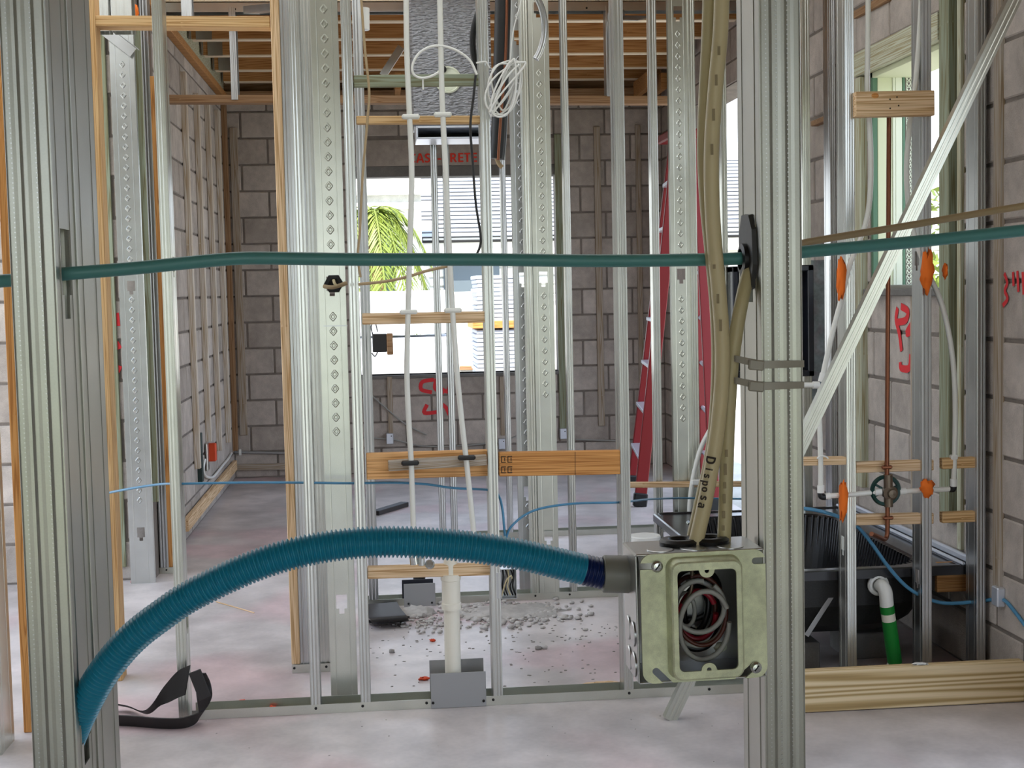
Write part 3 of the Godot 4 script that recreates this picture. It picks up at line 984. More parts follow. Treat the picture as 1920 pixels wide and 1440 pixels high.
	var yb := at(840, 236, zd).y
	var d := thing("air_duct", "silver foil duct hanging from the ceiling, seen end on above the window", "duct", Vector3((p0.x + p1.x) * 0.5, yb, zd - 0.35))
	var x := (p0.x + p1.x) * 0.5
	var w := p1.x - p0.x
	part(d, "foil_casing", Sh.new().box(Vector3(x, (yb + 3.3) * 0.5, zd - 0.16), Vector3(w, 3.3 - yb, 0.32), 0.012), M.foil)
	var y0 := at(840, 257, zd).y
	part(d, "register_frame", Sh.new().box(Vector3(x + 0.01, yb - 0.004, zd - 0.15), Vector3(w - 0.02, 0.012, 0.3), 0.003), M.alu)
	part(d, "register_frame", Sh.new().box(Vector3(x + 0.01, y0 - 0.004, zd - 0.15), Vector3(w - 0.02, 0.01, 0.3), 0.003), M.alu)
	part(d, "register_frame", Sh.new().box(Vector3(p0.x + 0.025, (yb + y0) * 0.5, zd - 0.15), Vector3(0.012, yb - y0, 0.3), 0.003), M.alu)
	part(d, "register_frame", Sh.new().box(Vector3(p1.x - 0.004, (yb + y0) * 0.5, zd - 0.15), Vector3(0.012, yb - y0, 0.3), 0.003), M.alu)
	part(d, "register_back", Sh.new().box(Vector3(x + 0.01, (yb + y0) * 0.5, zd - 0.3), Vector3(w - 0.04, yb - y0, 0.02)), M.dark)
	var cp := at(840, 150, zd)
	var cap := thing("round_cap", "round white ceiling-box cap on the foil duct behind the green batten", "cap", cp + Vector3(0, -0.07, 0))
	var tf := Transform3D(Basis(Vector3.RIGHT, PI / 2), cp + Vector3(0, 0, 0.001))
	part(cap, "dish", Sh.new().lathe(PackedVector2Array([Vector2(0.071, 0), Vector2(0.071, 0.012), Vector2(0.064, 0.016), Vector2(0.058, 0.008), Vector2(0.0, 0.006)]), 28, tf), M.casing)
	part(cap, "knob", Sh.new().lathe(PackedVector2Array([Vector2(0.018, 0.006), Vector2(0.016, 0.03), Vector2(0, 0.032)]), 14, Transform3D(Basis(Vector3.RIGHT, PI / 2), at(831, 131, zd))), M.dark)
	part(cap, "ring", Sh.new().lathe(PackedVector2Array([Vector2(0.020, 0.006), Vector2(0.020, 0.012), Vector2(0.014, 0.012), Vector2(0.014, 0.006)]), 16, Transform3D(Basis(Vector3.RIGHT, PI / 2), at(841, 163, zd))), M.casing)
	one("white_fitting", Sh.new().lathe(PackedVector2Array([Vector2(0, -0.05), Vector2(0.032, -0.045), Vector2(0.034, 0.05), Vector2(0, 0.055)]), 16, Transform3D(Basis(), at(679, 37, Z2 - 0.06))), M.white, "small white pipe fitting beside the steel studs at the top, left of the duct", "fitting")

func furring(label: String, px: float, ytop: float, ybot: float, side: float, m: String, wd := 0.038, group := "") -> void:      # a strip nailed to a side wall
	var x := side + (0.024 if side < 0 else -0.01)
	var p := atx(px, 700, side)
	board("furring_strip", label, "batten", Vector3(x, atx(px, ybot, side).y, p.z), Vector3(x, atx(px, ytop, side).y, p.z), wd, 0.036 if side < 0 else 0.02, m, Vector3.BACK, group)

func post(called: String, label: String, px: float, z: float, y0: float, y1: float, w: float, d: float, m: String, group := "") -> void:      # upright timber, px: its middle at row 700
	var p := at(px, 700, z)
	board(called, label, "board", Vector3(p.x, y0, z - d * 0.5), Vector3(p.x, y1, z - d * 0.5), w, d, m, Vector3.RIGHT, group)

func upright(d: Vector3) -> Basis:      # y along d, x as level as it can be
	var y := d.normalized()
	var zz := Vector3.RIGHT.cross(y).normalized()
	return Basis(y.cross(zz), y, zz)

func screw(parent: Node3D, p: Vector3, r := 0.005) -> void:
	part(parent, "screw", Sh.new().lathe(PackedVector2Array([Vector2(r, 0), Vector2(r, 0.002), Vector2(r * 0.5, 0.004), Vector2(0, 0.004)]), 8, Transform3D(Basis(Vector3.RIGHT, PI / 2), p)), M.dark)

func floor_track(label: String, xa: float, xb: float, z: float, d: float, screws: Array) -> void:
	var t := thing("floor_track", label, "track", Vector3((xa + xb) * 0.5, 0, z - d * 0.5))
	var cx := (xa + xb) * 0.5
	var L := xb - xa
	part(t, "lip", Sh.new().box(Vector3(cx, 0.0165, z), Vector3(L, 0.032, 0.0014)), M.steel1)
	part(t, "lip", Sh.new().box(Vector3(cx, 0.0165, z - d), Vector3(L, 0.032, 0.0014)), M.steel1)
	part(t, "web", Sh.new().box(Vector3(cx, 0.0011, z - d * 0.5), Vector3(L, 0.0014, d)), M.steel1)
	for q in screws: screw(t, Vector3(at(q, 1320, z).x, 0.02, z + 0.001))

func build_left() -> void:
	# far left edge: end stud and jamb of the stud wall
	stud("wide steel end stud at the far left edge of the picture", Vector3(-1.235, 0, -4.42), TOP, {"flip": true, "d": 0.152, "m": "steel1"})
	post("wood_stud", "narrow orange pine stud just left of the big foreground stud", 21, -4.64, 0, TOP, 0.026, 0.09, "orange")
	# door frame at the left
	post("door_jamb", "left pine jamb of the nearer door frame, right of the big foreground studs", 197, ZJ, 0, TOP, 0.034, 0.09, "pine")
	post("door_jamb", "right pine jamb of the nearer door frame, with dark knots", 537, ZJ, 0.033, TOP, 0.032, 0.09, "pale")
	board("door_header", "pine door header across the top left, nailed between the two jambs", "board", at(174, 43, ZJ - 0.05), at(508, 45, ZJ - 0.05), 0.038, 0.09, "pine")
	stud_px("steel stud tight against the right pine door jamb", 562, ZJ - 0.01, {"flip": true, "m": "steel2"})
	stud_px("steel stud of the door frame, between two others left of the dimpled stud", 603, ZJ - 0.01, {"flip": true, "f": 0.037})
	var fx := at(548, 1262, ZJ).x
	floor_track("short steel floor track under the right jamb of the door frame", fx, fx + 0.15, ZJ + 0.002, 0.092, [554, 614])
	# the corner behind: block end wall with furring, wide dimpled stud, second door frame
	var zc := -7.10
	var p := at(245, 1092, -7.04)
	stud_px("wide dimpled steel stud with greenish shine, left, in front of the block corner", 275, -7.02, {"turn": 90.0, "dia_back": true, "d": 0.117, "m": "steel_shiny", "dia": [0.42, 2.6], "holes": [0.25, 1.48, 2.75]})
	post("furring_strip", "green-stained batten on the block corner, left of the wide dimpled stud", 213, zc, 0.07, 2.9, 0.046, 0.02, "green")
	post("furring_strip", "green-stained batten on the block corner, right of the wide dimpled stud", 279, zc + 0.02, 0.40, 2.75, 0.046, 0.02, "green")
	stud_px("grey steel stud of the farther door frame at left", 302, -7.25, {"flip": true, "m": "steel2", "f": 0.042})
	post("door_jamb", "brown pine jamb of the farther door frame, behind the tall left stud", 307, -7.26, 0.03, 2.55, 0.03, 0.09, "orange")
	var tx := at(299, 1075, -7.25).x
	floor_track("short steel floor track at the foot of the farther left door frame", tx, tx + 0.09, -7.245, 0.09, [322])
	var o := Sh.new().blob(at(251, 20, -6.99), Vector3(0.024, 0.03, 0.02), 5, 0.3)
	one("foam_dab", o, M.foam, "orange foam dab at the very top left above the pine door header", "foam")
	var q := at(215, 72, -6.99)
	var s := Sh.new()
	s.box(q, Vector3(0.22, 0.05, 0.003), 0.0, Basis(Vector3.BACK, -0.68))
	s.box(q + Vector3(0.02, 0.022, -0.03), Vector3(0.22, 0.003, 0.06), 0.0, Basis(Vector3.BACK, -0.68))
	one("angle_brace", s, M.steel2, "short steel angle slanting down under the left end of the door header", "brace")
	for k in [[187, 20, "left"], [222, 20, "right"]]:
		stud("short steel cripple above the door header, the %s one of two at the top left" % k[2], Vector3(at(k[0] - 14, 20, -6.4).x, at(200, 58, -6.4).y, -6.4), 0.42, {"f": 0.07 if k[2] == "left" else 0.09, "m": "steel0"})
	# left masonry wall: furring strips, conduit, boxes
	furring("first furring strip on the left block wall, nearest the camera", 357, 158, 885, XL, "batten_grey", 0.05, "")
	furring("second furring strip on the left block wall, above the orange outlet box", 380, 196, 832, XL, "batten_grey", 0.045)
	furring("third furring strip on the left block wall, right of the outlet box", 400, 208, 850, XL, "batten_grey", 0.05)
	furring("fourth furring strip on the left block wall, nearest the corner", 418, 226, 834, XL, "batten_grey", 0.06)
	furring("brown strip standing in the back left corner of the block walls", 431, 200, 850, XL, "brown", 0.09)
	var zb := atx(388, 848, XL).z
	var x := XL
	var bx := thing("outlet_box", "orange plastic outlet box on the left block wall with a white cable below", "box", Vector3(x + 0.03, atx(388, 865, x).y, zb))
	part(bx, "box", Sh.new().box(Vector3(x + 0.032, atx(388, 848, x).y, zb), Vector3(0.06, 0.12, 0.06), 0.006), M.orange_box)
	part(bx, "mounting_plate", Sh.new().box(Vector3(x + 0.02, atx(388, 852, x).y, zb + 0.14), Vector3(0.012, 0.18, 0.09), 0.003), M.steel0)
	board("dark_batten", "short dark green batten on the left block wall beside the outlet box", "batten", Vector3(x + 0.02, atx(369, 905, x).y, atx(369, 860, x).z), Vector3(x + 0.02, atx(369, 811, x).y, atx(369, 860, x).z), 0.07, 0.03, "dark_green", Vector3.BACK)
	var pts := []
	for c in [[384, 862], [381, 880], [386, 893], [398, 895], [408, 885], [418, 872], [428, 860], [434, 850]]: pts.append(atx(c[0], c[1], XL + 0.02))
	one("white_cable", Sh.new().tube(curve(pts), 0.009, 8), M.white, "white cable curving from the orange outlet box along the left block wall", "cable")
	var b0 := atx(349, 985, XL + 0.03)
	var b1 := atx(441, 872, XL + 0.03)
	board("wall_strip", "cream timber strip fixed low along the left block wall", "batten", b0, b1, 0.075, 0.03, "pale")
	# conduits along the back wall, left
	var e := thing("wall_conduit", "thin grey conduit running along the back wall near the left corner", "pipe", at(440, 849, ZB + 0.02))
	part(e, "pipe", Sh.new().tube(PackedVector3Array([at(440, 848, ZB + 0.02), at(560, 850, ZB + 0.02)]), 0.011, 8), M.grey_plate)
	part(e, "strap", Sh.new().box(at(450, 848, ZB + 0.03), Vector3(0.02, 0.05, 0.01), 0.002), M.white)
	board("wall_strip", "grey board fixed low on the back wall near the left corner", "batten", at(440, 876, ZB + 0.015), at(560, 874, ZB + 0.015), 0.05, 0.03, "grey")

func build_back() -> void:
	for k in [[453, 240, 816, 0.06, "grey", "grey batten upright on the back wall, near the left corner"], [1055, 252, 803, 0.062, "green", "green-stained batten beside the right edge of the far window"], [1127, 238, 798, 0.052, "grey", "grey batten on the back wall, second from the right end"], [1203, 235, 930, 0.042, "grey", "slim tan batten on the back wall next to the right corner"], [730, 706, 812, 0.04, "grey", "short grey batten under the left part of the far window"], [941, 706, 816, 0.036, "grey", "short grey batten under the far window, right of the tall front stud"]]:
		post("furring_strip", k[5], k[0], ZB + 0.022, at(k[0], k[2], ZB).y, at(k[0], k[1], ZB).y, k[3], 0.02, k[4])
	for k in [[731, 822, "below the left part of the far window"], [941, 832, "behind the tall front stud"], [1056, 813, "at the foot of the green-stained batten"]]:
		var p := at(k[0], k[1], ZB + 0.03)
		var b := thing("switch_box", "small white-grey outlet box on the back wall, " + k[2], "box", p - Vector3(0, 0.045, 0), "outlet boxes on the back wall")
		part(b, "box", Sh.new().box(p, Vector3(0.055, 0.085, 0.045), 0.004), M.alu)
		part(b, "screw", Sh.new().box(p + Vector3(0.012, 0.02, 0.023), Vector3(0.008, 0.008, 0.003), 0.001), M.dark)
	var zz := ZB + 0.025
	one("thin_cable", Sh.new().tube(curve(pz([[690, 735], [720, 762], [760, 795], [800, 815]], zz)), 0.006, 6), M.grey_wire, "thin cable sagging across the block wall under the far window", "cable")
	one("thin_cable", Sh.new().tube(curve(pz([[660, 820], [735, 824], [790, 836], [860, 836], [935, 828], [975, 815]], zz)), 0.006, 6), M.grey_wire, "thin cable running along the back wall to the small outlet boxes", "cable")
	one("thin_cable", Sh.new().tube(curve(pz([[1080, 824], [1150, 826], [1215, 828]], zz)), 0.006, 6), M.grey_wire, "thin cable along the back wall toward the red ladder", "cable")
	# third stud wall
	stud_px("slim far stud left of the window middle, its head under the duct", 818, Z3, {"f": 0.034, "m": "steel2", "y1": at(820, 259, Z3).y})
	stud_px("slim far stud in the middle of the window, beside the right white pipe", 840, Z3, {"f": 0.034, "m": "steel2"})
	stud_px("slim far stud with a brown head, right of the tall front stud", 947, Z3, {"f": 0.028, "m": "steel2", "y1": at(945, 236, Z3).y})
	floor_track("steel floor track of the third stud wall, mostly behind the blue conduit", at(690, 1015, Z3).x, XR2 - 0.02, Z3 + 0.002, 0.09, [])
	# second stud wall
	stud_px("steel stud of the second wall, close right of the tall stud left of the window", 697, Z2, {"flip": true, "f": 0.041, "m": "steel2"})
	stud_px("dimpled steel stud at the window's right edge, seen past the narrow one", 1003, Z2 - 0.24, {"turn": 90.0, "dia_back": true, "m": "steel2", "dia": [0.3, 2.9], "holes": [0.46, 1.475, 2.6]})
	stud_px("narrow bright steel stud left of the dimpled stud beside the window", 990, Z2, {"f": 0.03, "m": "steel1"})
	stud_px("dimpled steel stud facing the camera at the right edge of the window", 1041, Z2, {"turn": 90.0, "dia_back": true, "m": "steel1", "dia": [0.95, 2.42], "holes": [0.29, 1.475, 2.68]})
	stud_px("steel stud between the dimpled one at the window and the tall front stud", 1064, Z2, {"f": 0.027, "d": 0.064})
	stud_px("steel stud of the second wall just left of the bright dimpled stud", 1227, Z2, {"f": 0.031, "d": 0.064})
	stud_px("bright dimpled steel stud in front of the red ladder", 1298, Z2, {"turn": 90.0, "dia_back": true, "m": "steel1", "dia": [0.82, 2.62], "holes": [0.29, 1.475, 2.66]})
	stud_px("plain steel stud set against the bright dimpled stud by the ladder", 1298, Z2 + 0.012, {"f": 0.03, "m": "steel1"})
	stud_px("steel stud between the cream cables and the big right foreground stud", 1358, Z2, {"f": 0.024, "d": 0.064, "m": "steel1", "y0": 1.18})
	stud_px("bright steel stud just past the right edge of the big right stud", 1508, Z2, {"f": 0.036, "m": "steel1"})
	stud_px("dark steel stud in the second wall, near the shower plumbing", 1559, Z2, {"f": 0.026, "m": "steel2"})
	var a := at(680, 1122, Z2).x
	floor_track("steel floor track of the second stud wall, behind the rubble", a, XR - 0.02, Z2 + 0.002, 0.094, [1008, 1072])
	board("wood_block", "thin pine block in the second wall, in front of the red ladder's foot", "board", at(1176, 909, Z2 + 0.04), at(1420, 907, Z2 + 0.04), 0.024, 0.036, "pale")
	# red stepladder
	var foot_b := aty(1199, 950); var foot_a := aty(1183, 912)
	var top_b := at(1271, 262, -8.95); var top_a := at(1262, 262, -9.25)
	var rear_b := at(1342, 1010, -8.5); rear_b.y = 0.0
	var rear_top_b := at(1305, 262, -8.95); var rear_top_a := at(1303, 262, -9.25)
	var rear_a := at(1322, 960, -9.1); rear_a.y = 0.0
	var ld := thing("stepladder", "red fibreglass stepladder with silver treads standing by the back right corner", "ladder", Vector3(foot_b.x + 0.15, 0, -9.0))
	for r in [[foot_b, top_b, 0.078, "rail"], [foot_a, top_a, 0.05, "rail"], [rear_b, rear_top_b, 0.06, "rear_rail"], [rear_a, rear_top_a, 0.05, "rear_rail"]]:
		var d: Vector3 = r[1] - r[0]
		part(ld, r[3], Sh.new().box((r[0] + r[1]) * 0.5, Vector3(r[2], d.length(), 0.03), 0.004, upright(d)), M.red_ladder)
		part(ld, "foot", Sh.new().box(r[0] + d.normalized() * 0.045 + Vector3(0, 0.0, 0.002), Vector3(r[2] + 0.012, 0.09, 0.05), 0.008, upright(d)), M.black)
	for i in 7:
		var k := 0.13 + i * 0.125
		var m0 := foot_b.lerp(top_b, k)
		var m1 := foot_a.lerp(top_a, k)
		var mid := (m0 + m1) * 0.5
		var dr := (m0 - m1)
		part(ld, "tread", Sh.new().box(mid, Vector3(0.075, 0.024, dr.length() - 0.03), 0.003, Basis(Vector3.UP, atan2(dr.x, dr.z))), M.alu)
		if i < 6:
			var q0 := rear_b.lerp(rear_top_b, k); var q1 := rear_a.lerp(rear_top_a, k)
			part(ld, "rear_rung", Sh.new().tube(PackedVector3Array([q0, q1]), 0.014, 8), M.alu)
	part(ld, "top_cap", Sh.new().box((top_a + rear_top_b) * 0.5 + Vector3(0, 0.02, 0.0), Vector3(0.28, 0.06, 0.42), 0.01), M.red_ladder)
	# hanging panel and sheet behind the right stud
	var zp := Z2 + 0.05
	var p0 := at(1368, 500, zp); var p1 := at(1521, 704, zp)
	var bx := thing("panel_tub", "dark grey electrical panel frame mounted in the second wall behind the right stud", "panel", Vector3((p0.x + p1.x) * 0.5, p1.y, zp))
	var c := (p0 + p1) * 0.5
	var w := p1.x - p0.x
	var h := p0.y - p1.y
	for k in [[Vector3(-w * 0.5 + 0.014, 0, 0), Vector3(0.028, h, 0.1)], [Vector3(w * 0.5 - 0.014, 0, 0), Vector3(0.028, h, 0.1)], [Vector3(0, h * 0.5 - 0.014, 0), Vector3(w, 0.028, 0.1)], [Vector3(0, -h * 0.5 + 0.014, 0), Vector3(w, 0.028, 0.1)]]:
		part(bx, "frame", Sh.new().box(c + k[0], k[1], 0.004), M.navy)
	part(bx, "back", Sh.new().box(c + Vector3(0, 0, -0.045), Vector3(w, h, 0.01)), M.dark)
	var g0 := at(1519, 488, zp - 0.1); var g1 := at(1547, 760, zp - 0.1)
	one("metal_sheet", Sh.new().box((g0 + g1) * 0.5, Vector3(g1.x - g0.x, g0.y - g1.y, 0.003)), M.frost, "shiny spangled metal sheet right of the dark electrical panel", "sheet")
	# black stick on the floor
	board("black_batten", "black flat bar lying on the far floor under the window", "bar", aty(703, 962, 0.015), aty(759, 945, 0.015), 0.03, 0.06, "rubber")
	# black pipe with nail plate and rubber mat in the second room
	var z := Z2 + 0.03
	var b0 := at(757, 1100, z); var b1 := at(817, 1143, z)
	var np := thing("nail_plate", "grey steel guard plate on the second wall's track, below the black pipe", "plate", Vector3((b0.x + b1.x) * 0.5, 0, z))
	part(np, "plate", Sh.new().box((b0 + b1) * 0.5 + Vector3(0, 0.006, 0), Vector3(b1.x - b0.x, b0.y - b1.y + 0.012, 0.003), 0.001), M.grey_plate)
	part(np, "plate", Sh.new().box((b0 + b1) * 0.5 + Vector3(-0.008, 0.025, -0.03), Vector3(b1.x - b0.x, b0.y - b1.y, 0.003), 0.001), M.navy)
	one("pipe_stub", Sh.new().tube(PackedVector3Array([at(784, 1151, z + 0.02), at(785, 1143, z + 0.02)]), 0.014, 12), M.pvc, "tiny white pipe stub at the foot of the smaller guard plate", "pipe")
	for k in [[766, 1132], [810, 1130]]: screw(np, at(k[0], k[1], z + 0.003))
	one("black_pipe", Sh.new().tube(PackedVector3Array([at(787, 1120, z - 0.062), at(786, 1075, z - 0.062)]), 0.028, 16), M.black, "short black pipe stub rising behind the smaller guard plate", "pipe")
	one("rubber_mat", mat_roll(), M.rubber, "black rubber sheet with a rolled edge lying by the rubble", "mat")

func mat_roll() -> Sh:
	var pts := curve([aty(712, 1132, 0.02), aty(718, 1145, 0.045), aty(728, 1158, 0.05), aty(732, 1166, 0.025), aty(726, 1166, 0.008), aty(724, 1160, 0.02)], 5)
	var half := PackedVector3Array()
	for i in pts.size(): half.append(Vector3(0.078, 0.0, -0.012))
	return Sh.new().ribbon(pts, half, 0.006)

func knots(parent: Node3D, list: Array, z: float, r: float) -> void:
	for q in list: part(parent, "nail_hole", Sh.new().lathe(PackedVector2Array([Vector2(r, 0), Vector2(r * 0.6, 0.0012), Vector2(0, 0.0012)]), 8, Transform3D(Basis(Vector3.RIGHT, PI / 2), at(q[0], q[1], z))), M.ink)

func clip(parent: Node3D, p: Vector3, m: String) -> void:      # a plastic pipe clamp
	part(parent, "clip", Sh.new().box(p, Vector3(0.06, 0.016, 0.026), 0.005), M[m])

func pebble(s: Sh, p: Vector3, r: float, rng: RandomNumberGenerator) -> void:
	s.blob(p + Vector3(0, r * 0.45, 0), Vector3(r, r * rng.randf_range(0.5, 0.8), r * rng.randf_range(0.7, 1.0)), rng.randi(), 0.4, 4, 6, 2.2)

func build_middle() -> void:
	var zf := Z1
	# studs of the front wall
	stud_px("tall steel stud left of the second doorway, standing in the black rubber strap", 329, zf, {"flip": true, "m": "steel1", "holes": [0.32, 1.53]})
	stud_px("left steel stud of the pair that flanks the big dimpled stud", 581, zf, {"flip": true})
	stud_px("right steel stud of the pair, between the dimpled stud and the window", 676.5, zf, {"flip": true})
	stud_px("tall steel stud in the middle, right of the two white water pipes", 911.5, zf, {})
	stud_px("tall steel stud at the right end of the orange timber block", 1161, zf, {})
	stud_px("wide dimpled steel stud left of the window with a black grommet", 652.5, -4.85, {"turn": 90.0, "dia_back": true, "m": "steel1", "dia": [0.95, 2.55], "holes": [0.34, 1.455]})
	stud_px("bright steel stud in the shower wall, left of the copper pipe", 1587, zf, {"holes": [0.5]})
	stud_px("steel stud of the shower wall, between copper pipe and right wall", 1729, zf - 0.0, {"holes": [0.37, 1.5], "m": "steel2", "f": 0.034})
	stud_px("steel stud at the right end of the shower wall, next to the block wall", 1832, zf, {"m": "steel2"})
	# grommet with cables in the dimpled stud
	var gp := at(626, 532, -4.845)
	var gr := thing("cable_grommet", "black hexagonal grommet with a cable end, in the dimpled stud", "grommet", gp - Vector3(0, 0.04, 0))
	part(gr, "plate", Sh.new().lathe(PackedVector2Array([Vector2(0.034, 0), Vector2(0.034, 0.008), Vector2(0.02, 0.012), Vector2(0.0, 0.004)]), 6, Transform3D(Basis(Vector3.RIGHT, PI / 2), gp)), M.black)
	part(gr, "cable_end", Sh.new().tube(curve([gp + Vector3(-0.034, -0.008, 0.012), gp + Vector3(0.0, -0.012, 0.03), gp + Vector3(0.045, 0.002, 0.02)]), 0.007, 8), M.beige)
	part(gr, "cable_end", Sh.new().tube(curve([gp + Vector3(0.0, 0.012, 0.012), gp + Vector3(0.004, 0.0, 0.03), gp + Vector3(0.012, -0.01, 0.03)]), 0.005, 8), M.cream)
	one("tie_wire", Sh.new().box(at(629, 611, -4.845), Vector3(0.082, 0.004, 0.004)), M.steel2, "thin wire tied across the dimpled stud below its grommet", "wire")
	# floor track
	floor_track("long steel floor track of the front stud wall, screwed to the slab", at(360, 1340, zf).x, XR - 0.01, zf, 0.095, [592, 680, 800, 925, 1180, 1330])
	# timber between the studs
	var zb := zf - 0.012
	board("wood_block", "thin pine block under the foil duct, holding two white pipe clips", "board", at(668, 226, zb - 0.02), at(902, 225, zb - 0.02), 0.026, 0.038, "pine")
	board("wood_block", "green-stained batten crossing in front of the foil duct", "batten", at(663, 153, zb - 0.02), at(900, 150, zb - 0.02), 0.040, 0.02, "green")
	board("wood_block", "pale pine block crossing the window, holding two white pipe clips", "board", at(679, 598, zb - 0.01), at(911, 594, zb - 0.01), 0.038, 0.038, "pale")
	board("wood_block", "wide pine plank under the window, behind the small clamped batten", "board", at(687, 874, zb - 0.03), at(917, 867, zb - 0.03), 0.089, 0.038, "plank")
	board("wood_block", "small pine batten with two black clamps, screwed to the wide plank", "batten", at(728, 873, zb + 0.004), at(912, 862, zb + 0.004), 0.036, 0.03, "grey")
	var ob := board("wood_block", "orange pine plank with printed stamp and saw line, right of the tall stud", "board", at(935, 870, zb - 0.01), at(1162, 866, zb - 0.01), 0.082, 0.038, "orange")
	board("wood_block", "low pine block near the floor, behind the white drain pipe", "board", at(689, 1073, zb - 0.03), at(922, 1066, zb - 0.03), 0.040, 0.038, "pale")
	var st := Sh.new()
	for r in [[-0.195, 0.018], [-0.195, -0.018]]:
		for c in 2:
			var p := Vector3(r[0] + c * 0.022, r[1], 0.0194)
			st.box(p + Vector3(0, 0.010, 0), Vector3(0.016, 0.003, 0.0008))
			st.box(p - Vector3(0, 0.010, 0), Vector3(0.016, 0.003, 0.0008))
			st.box(p + Vector3(-0.007, 0, 0), Vector3(0.003, 0.02, 0.0008))
			st.box(p + Vector3(0.004, 0, 0), Vector3(0.003, 0.012, 0.0008))
	var sp := MeshInstance3D.new()
	sp.name = "ink_stamp"; sp.mesh = st.mesh(); sp.material_override = M.ink
	ob.add_child(sp, true)
	var ln := MeshInstance3D.new()
	ln.name = "saw_line"; ln.mesh = Sh.new().box(Vector3(0.052, 0, 0.0193), Vector3(0.0016, 0.08, 0.0006)).mesh(); ln.material_override = M.ink
	ob.add_child(ln, true)
	# white water pipes
	var zp := zf + 0.024
	var p1 := thing("water_pipe", "left white plastic water pipe hanging in front of the duct and window", "pipe", at(778, 1040, zp))
	part(p1, "pipe", Sh.new().tube(curve(pz([[761, -40], [763, 100], [768, 222], [772, 330], [768, 480], [765, 590], [763, 700], [767, 800], [771, 868], [775, 985], [777, 1050]], zp)), 0.0092, 12), M.pex)
	clip(p1, at(770, 219, zp), "pex")
	clip(p1, at(766, 585, zp), "pex")
	clip(p1, at(769, 868, zp + 0.004), "black")
	part(p1, "valve", Sh.new().tube(PackedVector3Array([at(775, 1042, zp), at(777, 1058, zp)]), 0.015, 10), M.steel_shiny)
	var p2 := thing("water_pipe", "right white plastic water pipe, leaning right below the window sill", "pipe", at(890, 1000, zp))
	part(p2, "pipe", Sh.new().tube(curve(pz([[824, -40], [828, 150], [831, 228], [836, 330], [843, 480], [849, 590], [857, 700], [867, 800], [874, 860], [887, 985], [892, 1050]], zp)), 0.0092, 12), M.pex)
	clip(p2, at(830, 215, zp), "pex")
	clip(p2, at(849, 582, zp), "pex")
	clip(p2, at(875, 858, zp + 0.004), "black")
	one("shutoff_valve", Sh.new().tube(PackedVector3Array([at(790, 1040, zp), at(790, 1060, zp)]), 0.012, 10).lathe(PackedVector2Array([Vector2(0, 0), Vector2(0.017, 0.0), Vector2(0.012, 0.008), Vector2(0, 0.009)]), 14, Transform3D(Basis(Vector3.RIGHT, PI / 2.6), at(806, 1058, zp))), M.steel_shiny, "small shiny valve below the blue conduit, beside the left water pipe", "valve")
	# drain pipe with guard plate
	var zd := zf - 0.045
	var dp := thing("drain_pipe", "white drain pipe with a coupling, standing in the front wall's floor track", "pipe", at(851, 1300, zd) * Vector3(1, 0, 1))
	var c0 := at(849, 1040, zd)
	var base := at(851, 1318, zd)
	var bx := base.x
	part(dp, "pipe", Sh.new().tube(PackedVector3Array([Vector3(bx, 0.003, zd), Vector3(bx, at(850, 1100, zd).y, zd)]), 0.0278, 20).tube(PackedVector3Array([Vector3(bx, at(850, 1100, zd).y, zd), Vector3(bx, c0.y, zd)]), 0.0235, 20), M.pvc)
	var ca := at(850, 1076, zd).y
	var cb := at(850, 1141, zd).y
	part(dp, "coupling", Sh.new().lathe(PackedVector2Array([Vector2(0.027, cb), Vector2(0.0345, cb), Vector2(0.0345, cb + 0.020), Vector2(0.0318, cb + 0.022), Vector2(0.0318, ca - 0.022), Vector2(0.0345, ca - 0.020), Vector2(0.0345, ca), Vector2(0.0235, ca)]), 22, Transform3D(Basis(), Vector3(bx, 0, zd))), M.pvc)
	var g0 := at(807, 1264, zf + 0.006)
	var g1 := at(912, 1322, zf + 0.006)
	var gp2 := thing("guard_plate", "large grey steel guard plate on the front track around the drain pipe", "plate", Vector3((g0.x + g1.x) * 0.5, 0, zf))
	part(gp2, "front_plate", Sh.new().box(Vector3((g0.x + g1.x) * 0.5, (g0.y + 0.002) * 0.5, zf + 0.006), Vector3(g1.x - g0.x, g0.y, 0.002), 0.0006), M.grey_plate)
	part(gp2, "back_plate", Sh.new().box(Vector3((g0.x + g1.x) * 0.5 - 0.0, (g0.y + 0.02) * 0.5, zf - 0.098), Vector3(g1.x - g0.x, g0.y + 0.02, 0.002), 0.0006), M.grey_plate)
	for k in [[812, 1318], [907, 1314]]: screw(gp2, at(k[0], k[1], zf + 0.008))
	# device box with wires right of the tall stud
	var zo := zf + 0.0
	var o0 := at(939, 1068, zo); var o1 := at(969, 1122, zo)
	var oc := (o0 + o1) * 0.5
	var ow := o1.x - o0.x
	var oh := o0.y - o1.y
	var ob2 := thing("device_box", "open steel outlet box full of wires, right of the tall middle stud", "box", Vector3(oc.x, o1.y, zo))
	for k in [[Vector3(-ow * 0.5, 0, 0), Vector3(0.002, oh, 0.05)], [Vector3(ow * 0.5, 0, 0), Vector3(0.002, oh, 0.05)], [Vector3(0, oh * 0.5, 0), Vector3(ow, 0.002, 0.05)], [Vector3(0, -oh * 0.5, 0), Vector3(ow, 0.002, 0.05)], [Vector3(0, 0, -0.025), Vector3(ow, oh, 0.002)]]:
		part(ob2, "side", Sh.new().box(oc + k[0] + Vector3(0, 0, -0.025), k[1]), M.steel2)
	part(ob2, "bracket", Sh.new().box(oc + Vector3(-ow * 0.5 - 0.009, -0.004, -0.001), Vector3(0.018, oh * 0.9, 0.003), 0.001), M.steel2)
